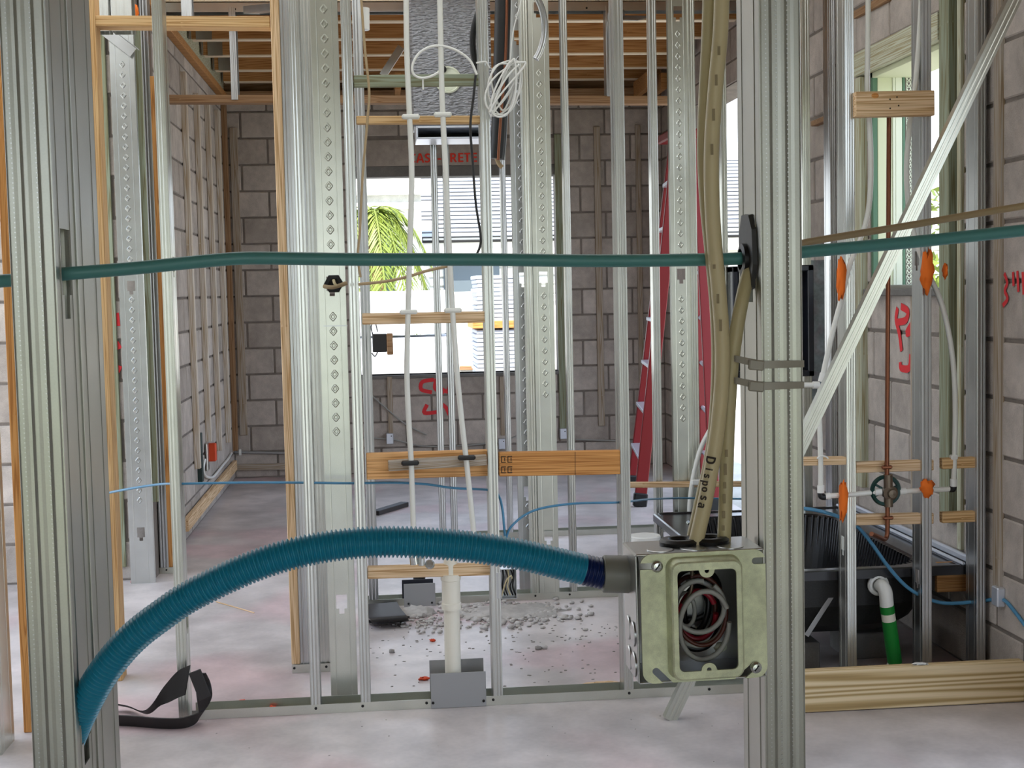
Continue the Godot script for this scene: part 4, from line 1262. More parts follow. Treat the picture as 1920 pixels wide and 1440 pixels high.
	for i in 5:
		var xx := oc.x - ow * 0.34 + i * ow * 0.17
		part(ob2, "wire", Sh.new().tube(curve([Vector3(xx, o0.y - 0.004, zo - 0.02), Vector3(xx + 0.006 * (i % 2), oc.y + 0.02, zo - 0.006), Vector3(xx - 0.004, oc.y - 0.01, zo - 0.008), Vector3(xx + 0.006, o1.y + 0.008, zo - 0.02)]), 0.0028, 6), [M.dark, M.rubber, M.cream, M.dark, M.rubber][i])
	part(ob2, "wire", Sh.new().tube(curve([Vector3(oc.x - ow * 0.5, o1.y + 0.002, zo - 0.01), Vector3(oc.x - 0.01, oc.y + 0.01, zo + 0.002), Vector3(oc.x + 0.008, oc.y + 0.028, zo), Vector3(oc.x + 0.012, oc.y + 0.01, zo - 0.01)]), 0.0026, 6), M.cream)
	# little junction box in front of the window
	var zj := Z2 + 0.02
	var j0 := at(715, 645, zj)
	var jb := thing("junction_box", "small grey box with a tan side hanging at the left edge of the window", "box", j0 - Vector3(0, 0.04, 0))
	part(jb, "body", Sh.new().box(at(712, 643, zj), Vector3(0.066, 0.082, 0.05), 0.004), M.rubber)
	part(jb, "cover", Sh.new().box(at(731, 645, zj), Vector3(0.028, 0.095, 0.055), 0.003), M.brown)
	part(jb, "wire", Sh.new().tube(curve(pz([[699, 628], [696, 612], [703, 605], [708, 622]], zj)), 0.003, 6), M.black)
	part(jb, "wire", Sh.new().tube(curve(pz([[697, 662], [703, 668], [708, 660]], zj)), 0.003, 6), M.black)
	# loose cables
	one("thin_cable", Sh.new().tube(curve(pz([[676, -20], [684, 90], [692, 170], [689, 225], [680, 330], [675, 430], [671, 480], [676, 520]], zf + 0.03)), 0.0042, 8), M.beige, "thin beige cable hanging down the stud left of the window", "cable")
	one("thin_cable", Sh.new().tube(curve(pz([[672, 533], [720, 528], [760, 520], [800, 508], [850, 496], [880, 485]], zf + 0.02)), 0.005, 8), M.beige, "beige cable stretching in front of the window, below the teal tube", "cable")
	one("thin_cable", Sh.new().tube(curve(pz([[893, 130], [888, 180], [882, 236], [886, 300], [892, 380], [901, 440], [900, 462], [892, 480]], zf + 0.02)), 0.0042, 8), M.rubber, "thin dark cable hanging in front of the window beside the tall stud", "cable")
	one("white_cable", Sh.new().tube(curve(pz([[894, 140], [880, 112], [850, 92], [815, 86], [788, 98], [774, 120], [775, 138], [788, 146], [806, 144], [822, 136]], zf + 0.03)), 0.0042, 8), M.white, "white cable bent in a loop in front of the foil duct", "cable")
	one("cable_tie", Sh.new().tube(curve(pz([[893, 118], [905, 116], [912, 117], [918, 128]], zf + 0.012)), 0.003, 6), M.white, "white tie round the tall stud above the cable coil", "tie")
	one("cable_tie", Sh.new().box(at(793, 158, zf + 0.02), Vector3(0.006, 0.036, 0.004), 0.001), M.white, "white tie end hanging from the green-stained batten", "tie")
	# coil of white cable
	var coil := Sh.new()
	var rng := RandomNumberGenerator.new()
	rng.seed = 12
	var pts := []
	for i in 8 * 14:
		var t := TAU * i / 14.0
		var lp := int(i / 14.0)
		var rx := 20.0 + 3.2 * ((lp * 37) % 5)
		var ry := 44.0 + 2.6 * ((lp * 53) % 5)
		pts.append(at(947 + ((lp * 29) % 9) - 4 + rx * sin(t + 0.2 * lp) + 5 * sin(t * 2.0 + lp), 166 + ry * -cos(t) + ((lp * 17) % 7) - 3, zf + 0.03 + 0.008 * (lp % 4)))
	part(thing("cable_coil", "coil of thin white cable tied up beside the tall middle stud", "cable coil", at(945, 218, zf + 0.04)), "loops", coil.tube(curve(pts, 4), 0.0032, 7), M.white)
	one("cable_tail", Sh.new().tube(curve(pz([[957, 112], [962, 60], [975, 10], [983, -20]], zf + 0.04)), 0.0022, 6), M.white, "loose white cable ends running up from the white cable coil", "cable")
	# flexible conduit loop and black insulated line
	var zc := zf - 0.10
	var lp2 := []
	for i in 19:
		var t := -0.95 + i * 0.148
		lp2.append(at(955 + 66 * sin(t * 1.0 + 0.6), 52 - 90 * cos(t + 0.6), zc))
	var arc := even(curve(lp2, 6), 0.0045)
	var rad := PackedFloat32Array()
	for i in arc.size(): rad.append(0.0125 if i % 2 == 0 else 0.0108)
	one("flex_conduit", Sh.new().tube(arc, 0.012, 10, true, rad), M.steel2, "grey ribbed flexible conduit looping beside the cable coil at the top", "conduit")
	one("black_cable", Sh.new().tube(curve(pz([[930, -25], [905, 5], [889, 50], [887, 95], [896, 130], [912, 150]], zc)), 0.011, 10), M.black, "thick black cable bending behind the tall middle stud at the top", "cable")
	var zi := -5.4
	var il := thing("refrigerant_line", "black foam-covered copper line hanging at the top, left of the dimpled studs", "pipe", at(935, 310, zi))
	part(il, "insulation", Sh.new().tube(curve(pz([[944, -40], [941, 80], [938, 180], [935, 260], [931, 298]], zi)), 0.031, 12), M.black)
	part(il, "copper_tube", Sh.new().tube(curve(pz([[951, -40], [948, 100], [939, 220], [935, 280], [934, 300]], zi + 0.028)), 0.006, 8), M.copper)
	part(il, "torn_end", Sh.new().tube(curve(pz([[931, 296], [936, 308], [942, 314]], zi)), 0.014, 8, true, PackedFloat32Array(), 0.6), M.beige)
	# thin blue data cable through the studs
	var za := zf - 0.046
	one("blue_cable", Sh.new().tube(curve([at(199, 925, ZJ + 0.02), at(240, 917, -5.05), at(300, 908, -4.9), at(342, 907, za), at(450, 905, za), at(560, 905, za), at(660, 906, za), at(740, 905, za), at(800, 908, za), at(850, 915, za), at(918, 919, za), at(935, 930, za), at(942, 955, za + 0.03), at(945, 985, za + 0.04), at(947, 1010, za + 0.02)], 8), 0.0042, 8), M.blue, "thin blue cable strung through the studs low across the left half", "cable")
	one("blue_cable", Sh.new().tube(curve([at(949, 1008, za + 0.02), at(958, 988, za + 0.02), at(985, 965, za), at(1020, 952, za), at(1080, 944, za), at(1160, 942, za), at(1220, 936, -5.6), at(1290, 934, -6.1), at(1420, 936, -6.2)], 8), 0.0042, 8), M.blue, "thin blue cable arcing right from the stud toward the ladder", "cable")
	# white cap of a standing pipe behind the metal box
	var wt := aty(1213, 1249)
	var wy := at(1213, 1003, wt.z).y
	one("white_standpipe", Sh.new().lathe(PackedVector2Array([Vector2(0.056, 0.0), Vector2(0.056, wy - 0.035), Vector2(0.0585, wy - 0.034), Vector2(0.0585, wy - 0.004), Vector2(0.055, wy), Vector2(0, wy + 0.002)]), 26, Transform3D(Basis(), Vector3(wt.x, 0, wt.z))), M.white, "white capped pipe standing behind the steel junction box", "pipe")
	# rubber strap round the left stud
	var rs := Sh.new()
	var path := [aty(200, 1350, 0.022), aty(250, 1352, 0.022), aty(300, 1356, 0.022), aty(345, 1355, 0.022), aty(376, 1340, 0.03), at(383, 1310, -4.62), at(380, 1282, -4.63), at(371, 1262, -4.62)]
	var cv := curve(path, 6)
	var hv := PackedVector3Array()
	for i in cv.size():
		var q := float(i) / cv.size()
		hv.append(Vector3(0.0, 0.021, 0.012).lerp(Vector3(0.028, 0.004, 0.02), smoothstep(0.45, 0.75, q)))
	rs.ribbon(cv, hv, 0.004)
	var path2 := [aty(200, 1318, 0.035), aty(240, 1325, 0.02), aty(275, 1335, 0.03), at(305, 1305, -4.64), at(330, 1285, -4.63), at(352, 1275, -4.61)]
	cv = curve(path2, 6)
	hv = PackedVector3Array()
	for i in cv.size():
		var q := float(i) / cv.size()
		hv.append(Vector3(0.0, 0.008, 0.02).lerp(Vector3(0.01, 0.05, 0.0), smoothstep(0.3, 0.8, q)))
	rs.ribbon(cv, hv, 0.004)
	var rst := one("rubber_strap", rs, M.rubber, "black rubber strap curled round the foot of the tall left stud", "strap")
	part(rst, "folded_end", Sh.new().box(at(375, 1284, -4.6), Vector3(0.042, 0.10, 0.006), 0.002, Basis(Vector3.BACK, 0.33)), M.rubber)
	# rubble and floor litter
	var pile := Sh.new()
	rng.seed = 77
	for i in 420:
		var px := 945.0 + rng.randfn() * 62.0
		var py := 1152.0 + rng.randfn() * 13.0
		if px < 800 or px > 1120 or py < 1124 or py > 1195: continue
		pebble(pile, aty(px, py), rng.randf_range(0.004, 0.017), rng)
	for i in 90:
		pebble(pile, aty(790 + rng.randfn() * 26, 1166 + rng.randfn() * 9), rng.randf_range(0.004, 0.011), rng)
	var rp := one("rubble_pile", pile, M.stone0, "scatter of small broken concrete crumbs on the floor behind the drain pipe", "rubble")
	rp.set_meta("kind", "stuff")
	var mound := Sh.new()
	mound.blob(aty(950, 1150) + Vector3(0, -0.012, 0), Vector3(0.24, 0.035, 0.17), 9, 0.25, 10, 24, 2.4)
	mound.blob(aty(785, 1150) + Vector3(0, -0.006, 0), Vector3(0.09, 0.035, 0.09), 10, 0.25, 8, 18, 2.4)
	var md := one("dust_heap", mound, M.dust, "low heap of pale concrete dust under the rubble", "dust")
	md.set_meta("kind", "stuff")
	var stones := [[1008, 1218, 0.016], [1021, 1216, 0.016], [776, 1160, 0.017], [795, 1158, 0.014], [900, 1140, 0.018], [930, 1148, 0.016], [955, 1136, 0.017], [985, 1145, 0.016], [1010, 1150, 0.014], [878, 1153, 0.014], [912, 1165, 0.014], [825, 1187, 0.013], [735, 1224, 0.014], [1108, 1138, 0.013], [970, 1160, 0.013], [940, 1168, 0.012], [1050, 1160, 0.012], [860, 1168, 0.012]]
	for i in stones.size():
		var s := Sh.new()
		pebble(s, aty(stones[i][0], stones[i][1]), stones[i][2], rng)
		var lone := i in [0, 1, 12, 13]
		var lab: String = {0: "left one of two grey stones lying together on the pale floor", 1: "right one of two grey stones lying together on the pale floor", 12: "flat grey stone alone on the floor left of the drain pipe", 13: "grey stone lying by the second floor track, right of the rubble"}.get(i, "broken lump of pale concrete in the rubble behind the drain pipe")
		one("stone", s, M.stone0 if i % 3 else M.stone1, lab, "stone", "" if lone else "concrete lumps in the rubble")
	var ch := Sh.new()
	for i in 170:
		var p := aty(rng.randf_range(690, 1160), rng.randf_range(1170, 1290) if i % 2 else 1170 + absf(rng.randfn()) * 38)
		ch.blob(p + Vector3(0, 0.001, 0), Vector3(rng.randf_range(0.002, 0.009), rng.randf_range(0.001, 0.003), rng.randf_range(0.002, 0.006)), i, 0.4, 3, 5)
	for i in 30:
		var p := aty(rng.randf_range(230, 1500), rng.randf_range(1290, 1430))
		ch.blob(p + Vector3(0, 0.0005, 0), Vector3(rng.randf_range(0.001, 0.004), 0.001, rng.randf_range(0.001, 0.003)), i, 0.4, 3, 5)
	var cm := one("floor_chips", ch, M.stone1, "tiny dark chips and grit strewn over the concrete floor", "grit")
	cm.set_meta("kind", "stuff")
	for k in [[795, 1275, 0.022, "orange scrap of foam on the floor left of the guard plate"], [811, 1203, 0.013, "small orange scrap on the floor left of the drain pipe"], [455, 1318, 0.012, "orange crumb on the floor right of the black rubber strap"], [512, 1330, 0.014, "orange crumb in the floor track by the left pair stud"], [250, 1093, 0.014, "orange crumb at the foot of the wide dimpled stud at left"]]:
		one("orange_scrap", Sh.new().blob(aty(k[0], k[1]) + Vector3(0, 0.006, 0), Vector3(k[2], 0.006, k[2] * 0.6), int(k[0]), 0.5), M.orange_box, k[3], "scrap")
	one("wood_scrap", Sh.new().blob(aty(1132, 1283) + Vector3(0, 0.003, 0), Vector3(0.065, 0.006, 0.025), 5, 0.4), M.pale, "tan scrap of timber against the front track, left of the steel box", "scrap")
	board("wire_scrap", "thin pale stick lying on the floor of the doorway under the blue conduit", "stick", aty(405, 1128, 0.003), aty(477, 1149, 0.003), 0.005, 0.005, "pale")
	# leaning brace
	var f0 := aty(1247, 1352, 0.0) + Vector3(0.018, 0, 0)
	var f1 := at(1909, -12, -4.36)
	var br := thing("diagonal_brace", "long steel stud leaning diagonally from the floor across the shower wall", "brace", f0)
	br.basis = frame(Vector3(0, 0, 1), f1 - f0).rotated(Vector3.UP, 0.0)
	var d := f1 - f0
	var yv := d.normalized()
	var xv := yv.cross(Vector3(0, 0, 1)).normalized()
	br.basis = Basis(xv, yv, xv.cross(yv))
	var L := d.length()
	var fl := PackedVector2Array([Vector2(-.021, 0), Vector2(-.012, 0), Vector2(-.010, -.002), Vector2(-.005, -.002), Vector2(-.003, 0), Vector2(.003, 0), Vector2(.005, -.002), Vector2(.010, -.002), Vector2(.012, 0), Vector2(.020, 0)])
	part(br, "web", Sh.new().sheet(fl, 0.0014, 0, L), M.steel1, true)
	part(br, "flange", Sh.new().sheet(PackedVector2Array([Vector2(-.021, 0), Vector2(-.021, -.034), Vector2(-.015, -.034)]), 0.0014, 0, L), M.steel1, true)
	part(br, "flange", Sh.new().sheet(PackedVector2Array([Vector2(.020, 0), Vector2(.020, -.034), Vector2(.015, -.034)]), 0.0014, 0, L), M.steel1, true)

func fitting(parent: Node3D, a: Vector3, b: Vector3, r: float, m: String) -> void:
	part(parent, "fitting", Sh.new().tube(PackedVector3Array([a, b]), r, 12), M[m])

func build_right() -> void:
	var z := Z1 - 0.03
	board("wood_block", "short wide pine plank with an orange knot, between studs by the small window", "board", at(1601, 197, Z1 + 0.012), at(1749, 194, Z1 + 0.012), 0.086, 0.036, "pale")
	part(get_child(get_child_count() - 1) as Node3D, "knot", Sh.new().lathe(PackedVector2Array([Vector2(0.012, 0), Vector2(0.010, 0.001), Vector2(0, 0.0012)]), 14, Transform3D(Basis(Vector3.RIGHT, PI / 2) * Basis().scaled(Vector3(1.1, 1, 0.8)), at(1641, 179, Z1 + 0.03))), M.orange)
	knots(get_child(get_child_count() - 1) as Node3D, [[1669, 186], [1682, 182], [1669, 203], [1685, 198]], Z1 + 0.0305, 0.003)
	board("wood_block", "pine block left of the bright stud, carrying a white pipe in the shower wall", "board", at(1495, 865, z), at(1586, 863, z), 0.026, 0.05, "pale")
	board("wood_block", "upper pine cross block behind the copper pipe and its green ring", "board", at(1602, 876, z), at(1748, 871, z), 0.038, 0.03, "pale")
	board("wood_block", "short upper pine block between the last two studs at the right", "board", at(1764, 869, z), at(1835, 866, z), 0.038, 0.03, "pine")
	board("wood_block", "lower pine cross block behind the copper pipe, above the black tub", "board", at(1602, 974, z), at(1748, 971, z), 0.038, 0.03, "pale")
	board("wood_block", "short lower pine block between the last two studs, above the tub", "board", at(1764, 970, z), at(1835, 967, z), 0.038, 0.03, "pine")
	board("timber_beam", "long timber plank on edge on the floor in front of the black tub", "beam", Vector3(at(1440, 1290, -4.43).x, 0.0715, -4.45), Vector3(XR - 0.005, 0.0715, -4.45), 0.139, 0.04, "bigpine")
	one("rag", Sh.new().blob(Vector3(at(1725, 1234, -4.45).x, 0.1435, -4.45), Vector3(0.028, 0.004, 0.013), 4, 0.5), M.white, "small pale scrap lying on top of the long timber plank", "scrap")
	board("wall_batten", "short tan timber strip slanting high on the right wall above the window header", "batten", atx(1604, 28, XR - 0.015), atx(1668, -6, XR - 0.015), 0.035, 0.02, "brown")
	one("wood_offcut", Sh.new().box(atx(1541, 227, XR - 0.02), Vector3(0.04, 0.025, 0.22), 0.003), M.brown, "small brown timber peg on the right wall, left of the dark stud", "block")
	# copper riser and valve
	var zc := Z1 + 0.006
	var cr := thing("copper_riser", "brown copper riser with a round green-rimmed shower valve", "pipe", at(1662, 1010, zc))
	part(cr, "pipe", Sh.new().tube(PackedVector3Array([at(1667, 214, zc - 0.02), at(1665, 560, zc), at(1663, 880, zc), at(1663, 905, zc)]), 0.0082, 12), M.copper)
	part(cr, "spout_pipe", Sh.new().tube(curve([at(1664, 945, zc), at(1664, 985, zc), at(1663, 1004, zc), at(1658, 1011, zc + 0.01), at(1648, 1007, zc + 0.04), at(1634, 1001, zc + 0.08)], 5), 0.0082, 12), M.copper)
	var rc := at(1659, 919, zc - 0.012)
	var tf := Transform3D(Basis(Vector3.RIGHT, PI / 2), rc)
	part(cr, "valve_ring", Sh.new().lathe(PackedVector2Array([Vector2(0.042, 0), Vector2(0.054, 0), Vector2(0.056, 0.008), Vector2(0.052, 0.016), Vector2(0.042, 0.012), Vector2(0.042, 0)]), 30, tf), M.green_ring)
	for a in [0.3, 1.4, 2.6, 3.6, 4.7, 5.6]:
		part(cr, "spoke", Sh.new().box(rc + Vector3(cos(a), sin(a), 0) * 0.03 + Vector3(0, 0, 0.006), Vector3(0.034, 0.008, 0.008), 0.002, Basis(Vector3.BACK, a)), M.green_ring)
	var vb := at(1668, 924, zc)
	part(cr, "valve_body", Sh.new().lathe(PackedVector2Array([Vector2(0.024, -0.02), Vector2(0.026, 0.012), Vector2(0.016, 0.018), Vector2(0.014, 0.032), Vector2(0, 0.034)]), 18, Transform3D(Basis(Vector3.RIGHT, PI / 2), vb)), M.bronze)
	part(cr, "valve_body", Sh.new().tube(PackedVector3Array([at(1665, 890, zc), at(1666, 950, zc)]), 0.016, 12), M.bronze)
	part(cr, "strap", Sh.new().box(at(1663, 876, zc + 0.004), Vector3(0.038, 0.014, 0.012), 0.004), M.copper)
	part(cr, "strap", Sh.new().box(at(1665, 971, zc + 0.004), Vector3(0.038, 0.014, 0.012), 0.004), M.copper)
	# white water lines
	var zp := Z1 + 0.0
	var pl := thing("water_line", "left white plastic water line coming down past the plank to the valve", "pipe", at(1540, 940, zp))
	part(pl, "pipe", Sh.new().tube(curve(pz([[1628, -30], [1627, 80], [1626, 172, -4.70], [1630, 230], [1633, 310], [1630, 380], [1621, 425], [1606, 465], [1592, 500], [1578, 560], [1562, 620], [1548, 680], [1541, 714]], zp)), 0.0092, 10), M.pex)
	fitting(pl, at(1544, 700, zp), at(1540, 716, zp), 0.0125, "white")
	part(pl, "branch", Sh.new().tube(curve(pz([[1460, 723], [1500, 722], [1530, 722]], zp)), 0.0092, 10), M.pex)
	fitting(pl, at(1524, 722, zp), at(1536, 722, zp), 0.0125, "white")
	part(pl, "pipe", Sh.new().tube(curve(pz([[1538, 724], [1536, 770], [1538, 830], [1539, 912]], zp)), 0.0092, 10), M.pex)
	fitting(pl, at(1539, 910, zp), at(1539, 924, zp), 0.0125, "white")
	part(pl, "elbow", Sh.new().tube(curve(pz([[1539, 922], [1540, 931], [1550, 932]], zp), 4), 0.011, 10), M.black)
	fitting(pl, at(1547, 931, zp), at(1556, 930, zp), 0.0125, "white")
	part(pl, "pipe", Sh.new().tube(curve(pz([[1552, 930], [1600, 927], [1650, 922]], zp)), 0.0092, 10), M.pex)
	fitting(pl, at(1640, 923, zp), at(1652, 922, zp), 0.0125, "white")
	part(pl, "clip", Sh.new().tube(curve(pz([[1532, 860], [1538, 855], [1548, 856], [1553, 860]], zp + 0.012)), 0.003, 6), M.white)
	var pr := thing("water_line", "right white plastic water line bowing down beside the last stud to the valve", "pipe", at(1785, 925, zp))
	part(pr, "pipe", Sh.new().tube(curve(pz([[1729, -30], [1723, 80], [1715, 172], [1706, 230], [1700, 310], [1703, 380], [1714, 440], [1735, 500], [1762, 560], [1778, 620], [1788, 690], [1791, 760], [1790, 850], [1788, 905]], zp - 0.02)), 0.0092, 10), M.pex)
	fitting(pr, at(1788, 898, zp - 0.02), at(1788, 912, zp - 0.02), 0.0125, "white")
	part(pr, "elbow", Sh.new().tube(curve(pz([[1788, 910], [1787, 917], [1780, 917]], zp - 0.02), 4), 0.011, 10), M.black)
	part(pr, "pipe", Sh.new().tube(curve([at(1780, 917, zp - 0.02), at(1735, 919, zp - 0.01), at(1690, 922, zp)]), 0.0092, 10), M.pex)
	fitting(pr, at(1698, 921, zp), at(1686, 922, zp), 0.0125, "white")
	part(pr, "fitting", Sh.new().box(at(1788, 857, zp - 0.02), Vector3(0.024, 0.016, 0.024), 0.003), M.white)
	# foam dabs
	for k in [[1577, 522, 8, 38, "orange foam dab beside the bright stud, at the teal tube's height"], [1738, 508, 12, 38, "long orange foam dab on the right shower stud below the teal tube"], [1738, 915, 13, 16, "orange foam dab on the right shower stud at the valve's height"], [1581, 938, 8, 36, "orange foam dab low beside the bright stud, left of the valve"], [1772, 508, 3, 14, "thin orange foam dab at the near edge of the small window"]]:
		var pz0 := at(k[0], k[1], Z1 + 0.02)
		one("foam_dab", Sh.new().blob(pz0, Vector3(k[2] / 553.0, k[3] / 553.0, 0.02), int(k[0] + k[1]), 0.35, 10, 14, 1.4), M.foam, k[4], "foam")
	# black tub
	var y := at(1700, 1060, -4.83).y
	var x0 := 1.20
	var x1 := 2.115
	var zn := -4.795
	var zr := -6.2
	var tb := thing("bathtub", "black drop-in tub with ribbed inside, set behind the shower studs", "bathtub", Vector3((x0 + x1) * 0.5, 0, (zn + zr) * 0.5))
	var cx := (x0 + x1) * 0.5
	var cz := (zn + zr) * 0.5
	var ring := func(hx: float, hz: float, r: float, yy: float, ox: float, oz: float) -> Array:
		var l := []
		for q in 4:
			var sx: float = [1, -1, -1, 1][q]
			var sz: float = [1, 1, -1, -1][q]
			for i in 9:
				var a := PI * 0.5 * (q + i / 8.0)
				l.append(Vector3(cx + ox + sx * (hx - r) + cos(a) * r, yy, cz + oz + sz * (hz - r) + sin(a) * r))
		return l
	var hx := (x1 - x0) * 0.5
	var hz := (zn - zr) * 0.5
	var rim := Sh.new()
	rim.loft([ring.call(hx, hz, 0.03, y - 0.035, 0, 0), ring.call(hx, hz, 0.03, y - 0.004, 0, 0), ring.call(hx - 0.006, hz - 0.006, 0.03, y, 0, 0), ring.call(hx - 0.02, hz - 0.02, 0.03, y, 0, 0), ring.call(hx - 0.026, hz - 0.026, 0.03, y - 0.006, 0, 0), ring.call(hx - 0.12, hz - 0.10, 0.16, y - 0.008, -0.02, 0.02), ring.call(hx - 0.135, hz - 0.115, 0.15, y - 0.02, -0.02, 0.02)])
	part(tb, "rim", rim, M.tub_rim)
	var lip := Sh.new()
	lip.box(Vector3(x1 - 0.012, y + 0.014, cz), Vector3(0.02, 0.028, zn - zr), 0.006)
	lip.box(Vector3(x1 - 0.045, y + 0.004, cz), Vector3(0.014, 0.012, zn - zr), 0.004)
	part(tb, "wall_flange", lip, M.alu)
	var bowl := Sh.new()
	bowl.loft([ring.call(hx - 0.06, hz - 0.06, 0.26, y - 0.03, -0.03, 0.03), ring.call(hx - 0.062, hz - 0.065, 0.26, y - 0.14, -0.03, 0.03), ring.call(hx - 0.075, hz - 0.075, 0.26, 0.24, -0.03, 0.03), ring.call(hx - 0.10, hz - 0.10, 0.28, 0.18, -0.03, 0.03), ring.call(hx - 0.15, hz - 0.16, 0.22, 0.145, -0.03, 0.03), ring.call(0.02, 0.02, 0.01, 0.13, -0.03, 0.03)])
	part(tb, "bowl", bowl, M.tub)
	var ins := Sh.new()
	ins.loft([ring.call(hx - 0.135, hz - 0.115, 0.15, y - 0.02, -0.02, 0.02), ring.call(hx - 0.18, hz - 0.17, 0.15, 0.16, -0.02, 0.02), ring.call(0.02, 0.02, 0.01, 0.15, -0.02, 0.02)])
	part(tb, "basin", ins, M.tub)
	var top: Array = ring.call(hx - 0.135, hz - 0.115, 0.15, y - 0.012, -0.02, 0.02)
	var bot: Array = ring.call(hx - 0.17, hz - 0.16, 0.15, 0.2, -0.02, 0.02)
	var tc := PackedVector3Array(top + [top[0]])
	var bc := PackedVector3Array(bot + [bot[0]])
	var te := even(tc, 0.030)
	var ribs := Sh.new()
	for i in te.size():
		var q := te[i]
		var lo := Vector3(lerpf(cx, q.x, 0.90), 0.2, lerpf(cz, q.z, 0.92))
		ribs.tube(PackedVector3Array([q, lo]), 0.007, 6)
	var rb := part(tb, "rib", ribs, M.tub_rim)
	rb.set_meta("kind", "stuff")
	part(tb, "foot_block", Sh.new().box(Vector3(cx - 0.2, 0.05, zn - 0.25), Vector3(0.25, 0.1, 0.2), 0.004), M.concrete)
	part(tb, "foot_block", Sh.new().box(Vector3(cx + 0.16, 0.05, zn - 0.35), Vector3(0.2, 0.1, 0.2), 0.004), M.concrete)
	# overflow elbow and green pipe in front of the bowl
	var zo := -4.80
	var o := at(1650, 1097, zo)
	var ov := thing("overflow_pipe", "white elbow with bright green drain pipe on the side of the black tub", "pipe", Vector3(o.x, 0, zo))
	part(ov, "flange", Sh.new().lathe(PackedVector2Array([Vector2(0.0, -0.01), Vector2(0.039, -0.01), Vector2(0.039, 0.0), Vector2(0.034, 0.005), Vector2(0.026, 0.006)]), 26, Transform3D(Basis(Vector3.RIGHT, PI / 2), o + Vector3(-0.005, 0, 0.0))), M.white)
	part(ov, "elbow", Sh.new().tube(curve([o + Vector3(0, 0, 0.0), o + Vector3(0.001, -0.001, 0.028), o + Vector3(0.004, -0.018, 0.045), o + Vector3(0.006, -0.05, 0.048), o + Vector3(0.007, -0.068, 0.048)], 5), 0.0245, 16), M.white)
	var g0 := o + Vector3(0.007, -0.064, 0.048)
	var g1 := Vector3(o.x + 0.043, 0.06, zo + 0.03)
	part(ov, "collar", Sh.new().tube(PackedVector3Array([g0, g0.lerp(g1, 0.13)]), 0.0255, 16), M.green_pipe)
	part(ov, "sleeve", Sh.new().tube(PackedVector3Array([g0.lerp(g1, 0.12), g0.lerp(g1, 0.27)]), 0.0248, 16), M.pvc)
	part(ov, "green_pipe", Sh.new().tube(PackedVector3Array([g0.lerp(g1, 0.26), g1]), 0.0258, 16), M.green_pipe)
	part(ov, "trap", Sh.new().tube(curve([g1 + Vector3(0, 0.01, 0), g1 + Vector3(-0.01, -0.03, -0.01), g1 + Vector3(-0.05, -0.04, -0.02), g1 + Vector3(-0.09, -0.035, -0.02)], 4), 0.0245, 14), M.pvc)
	var s0 := at(1512, 1192, -4.83); var s1 := at(1566, 1108, -4.83)
	one("angle_strut", Sh.new().box((s0 + s1) * 0.5, Vector3(s0.distance_to(s1), 0.018, 0.003), 0.001, frame(s1 - s0, Vector3.UP)), M.grey_plate, "flat steel strut slanting below the tub rim, beside the big right stud", "strut")
	var sb := at(1822, 1085, -4.84)
	one("plywood_cleat", Sh.new().box(sb + Vector3(-0.05, 0, -0.05), Vector3(0.13, 0.11, 0.02), 0.002), M.joist, "brown plywood cleat below the tub rim at the right wall", "block")
	# blue tube on the right
	var zb := Z1 - 0.046
	one("blue_tube", Sh.new().tube(curve([at(1490, 952, zb), at(1520, 955, zb), at(1552, 962, zb), at(1585, 974, zb), at(1610, 990, zb), at(1635, 1020, zb), at(1665, 1062, zb), at(1700, 1100, zb), at(1738, 1122, zb), at(1775, 1131, zb), at(1832, 1128, zb), at(1872, 1122, zb + 0.1)], 8), 0.0066, 10), M.blue, "blue tube swooping in front of the black tub through the right studs", "tube")
	one("blue_tube", Sh.new().tube(curve([atx(1868, 1122, XR - 0.012), atx(1884, 1126, XR - 0.012), atx(1902, 1146, XR - 0.012), atx(1926, 1178, XR - 0.012)], 8), 0.0066, 10), M.blue, "blue tube end running down the right block wall below the switch bracket", "tube")
	var bk := atx(1872, 1118, XR - 0.02)
	one("wall_bracket", Sh.new().box(bk, Vector3(0.03, 0.068, 0.05), 0.004), M.alu, "small pale bracket at the foot of the batten on the right wall", "bracket")
	furring("grey timber batten on the right block wall, nearest the camera", 1878, -60, 1120, XR, "grey", 0.052)
	furring("narrow pale batten on the right block wall between the last two studs", 1807, -60, 1030, XR, "lime", 0.034)
	furring("grey batten under the small right window, left of the copper pipe", 1720, 552, 1010, XR, "grey", 0.05)
	var ct := Sh.new().tube(PackedVector3Array([atx(1668, 541, XR - 0.02), atx(1728, 541, XR - 0.02)]), 0.016, 12)
	one("sill_roll", ct, M.grey_plastic, "grey rolled strip lying along the sill of the small window", "roll")

func rrect(w: float, h: float, r: float, z: float, c: Vector3, n := 6) -> Array:      # rounded rectangle as a loop
	var l := []
	for q in 4:
		var sx: float = [1, -1, -1, 1][q]
		var sy: float = [1, 1, -1, -1][q]
		for i in n + 1:
			var a := PI * 0.5 * (q + float(i) / n)
			l.append(c + Vector3(sx * (w * 0.5 - r) + cos(a) * r, sy * (h * 0.5 - r) + sin(a) * r, z))
	return l

func poly(l: Array) -> PackedVector2Array:
	var o := PackedVector2Array()
	for p in l: o.append(Vector2(p.x, p.y))
	return o

func plate_csg(outer: PackedVector2Array, cuts: Array, th: float) -> CSGPolygon3D:
	var a := CSGPolygon3D.new()
	a.polygon = outer
	a.depth = th
	for c in cuts:
		var k := CSGPolygon3D.new()
		k.polygon = c
		k.depth = th * 3.0
		k.operation = CSGShape3D.OPERATION_SUBTRACTION
		k.position.z = th
		a.add_child(k)
	return a

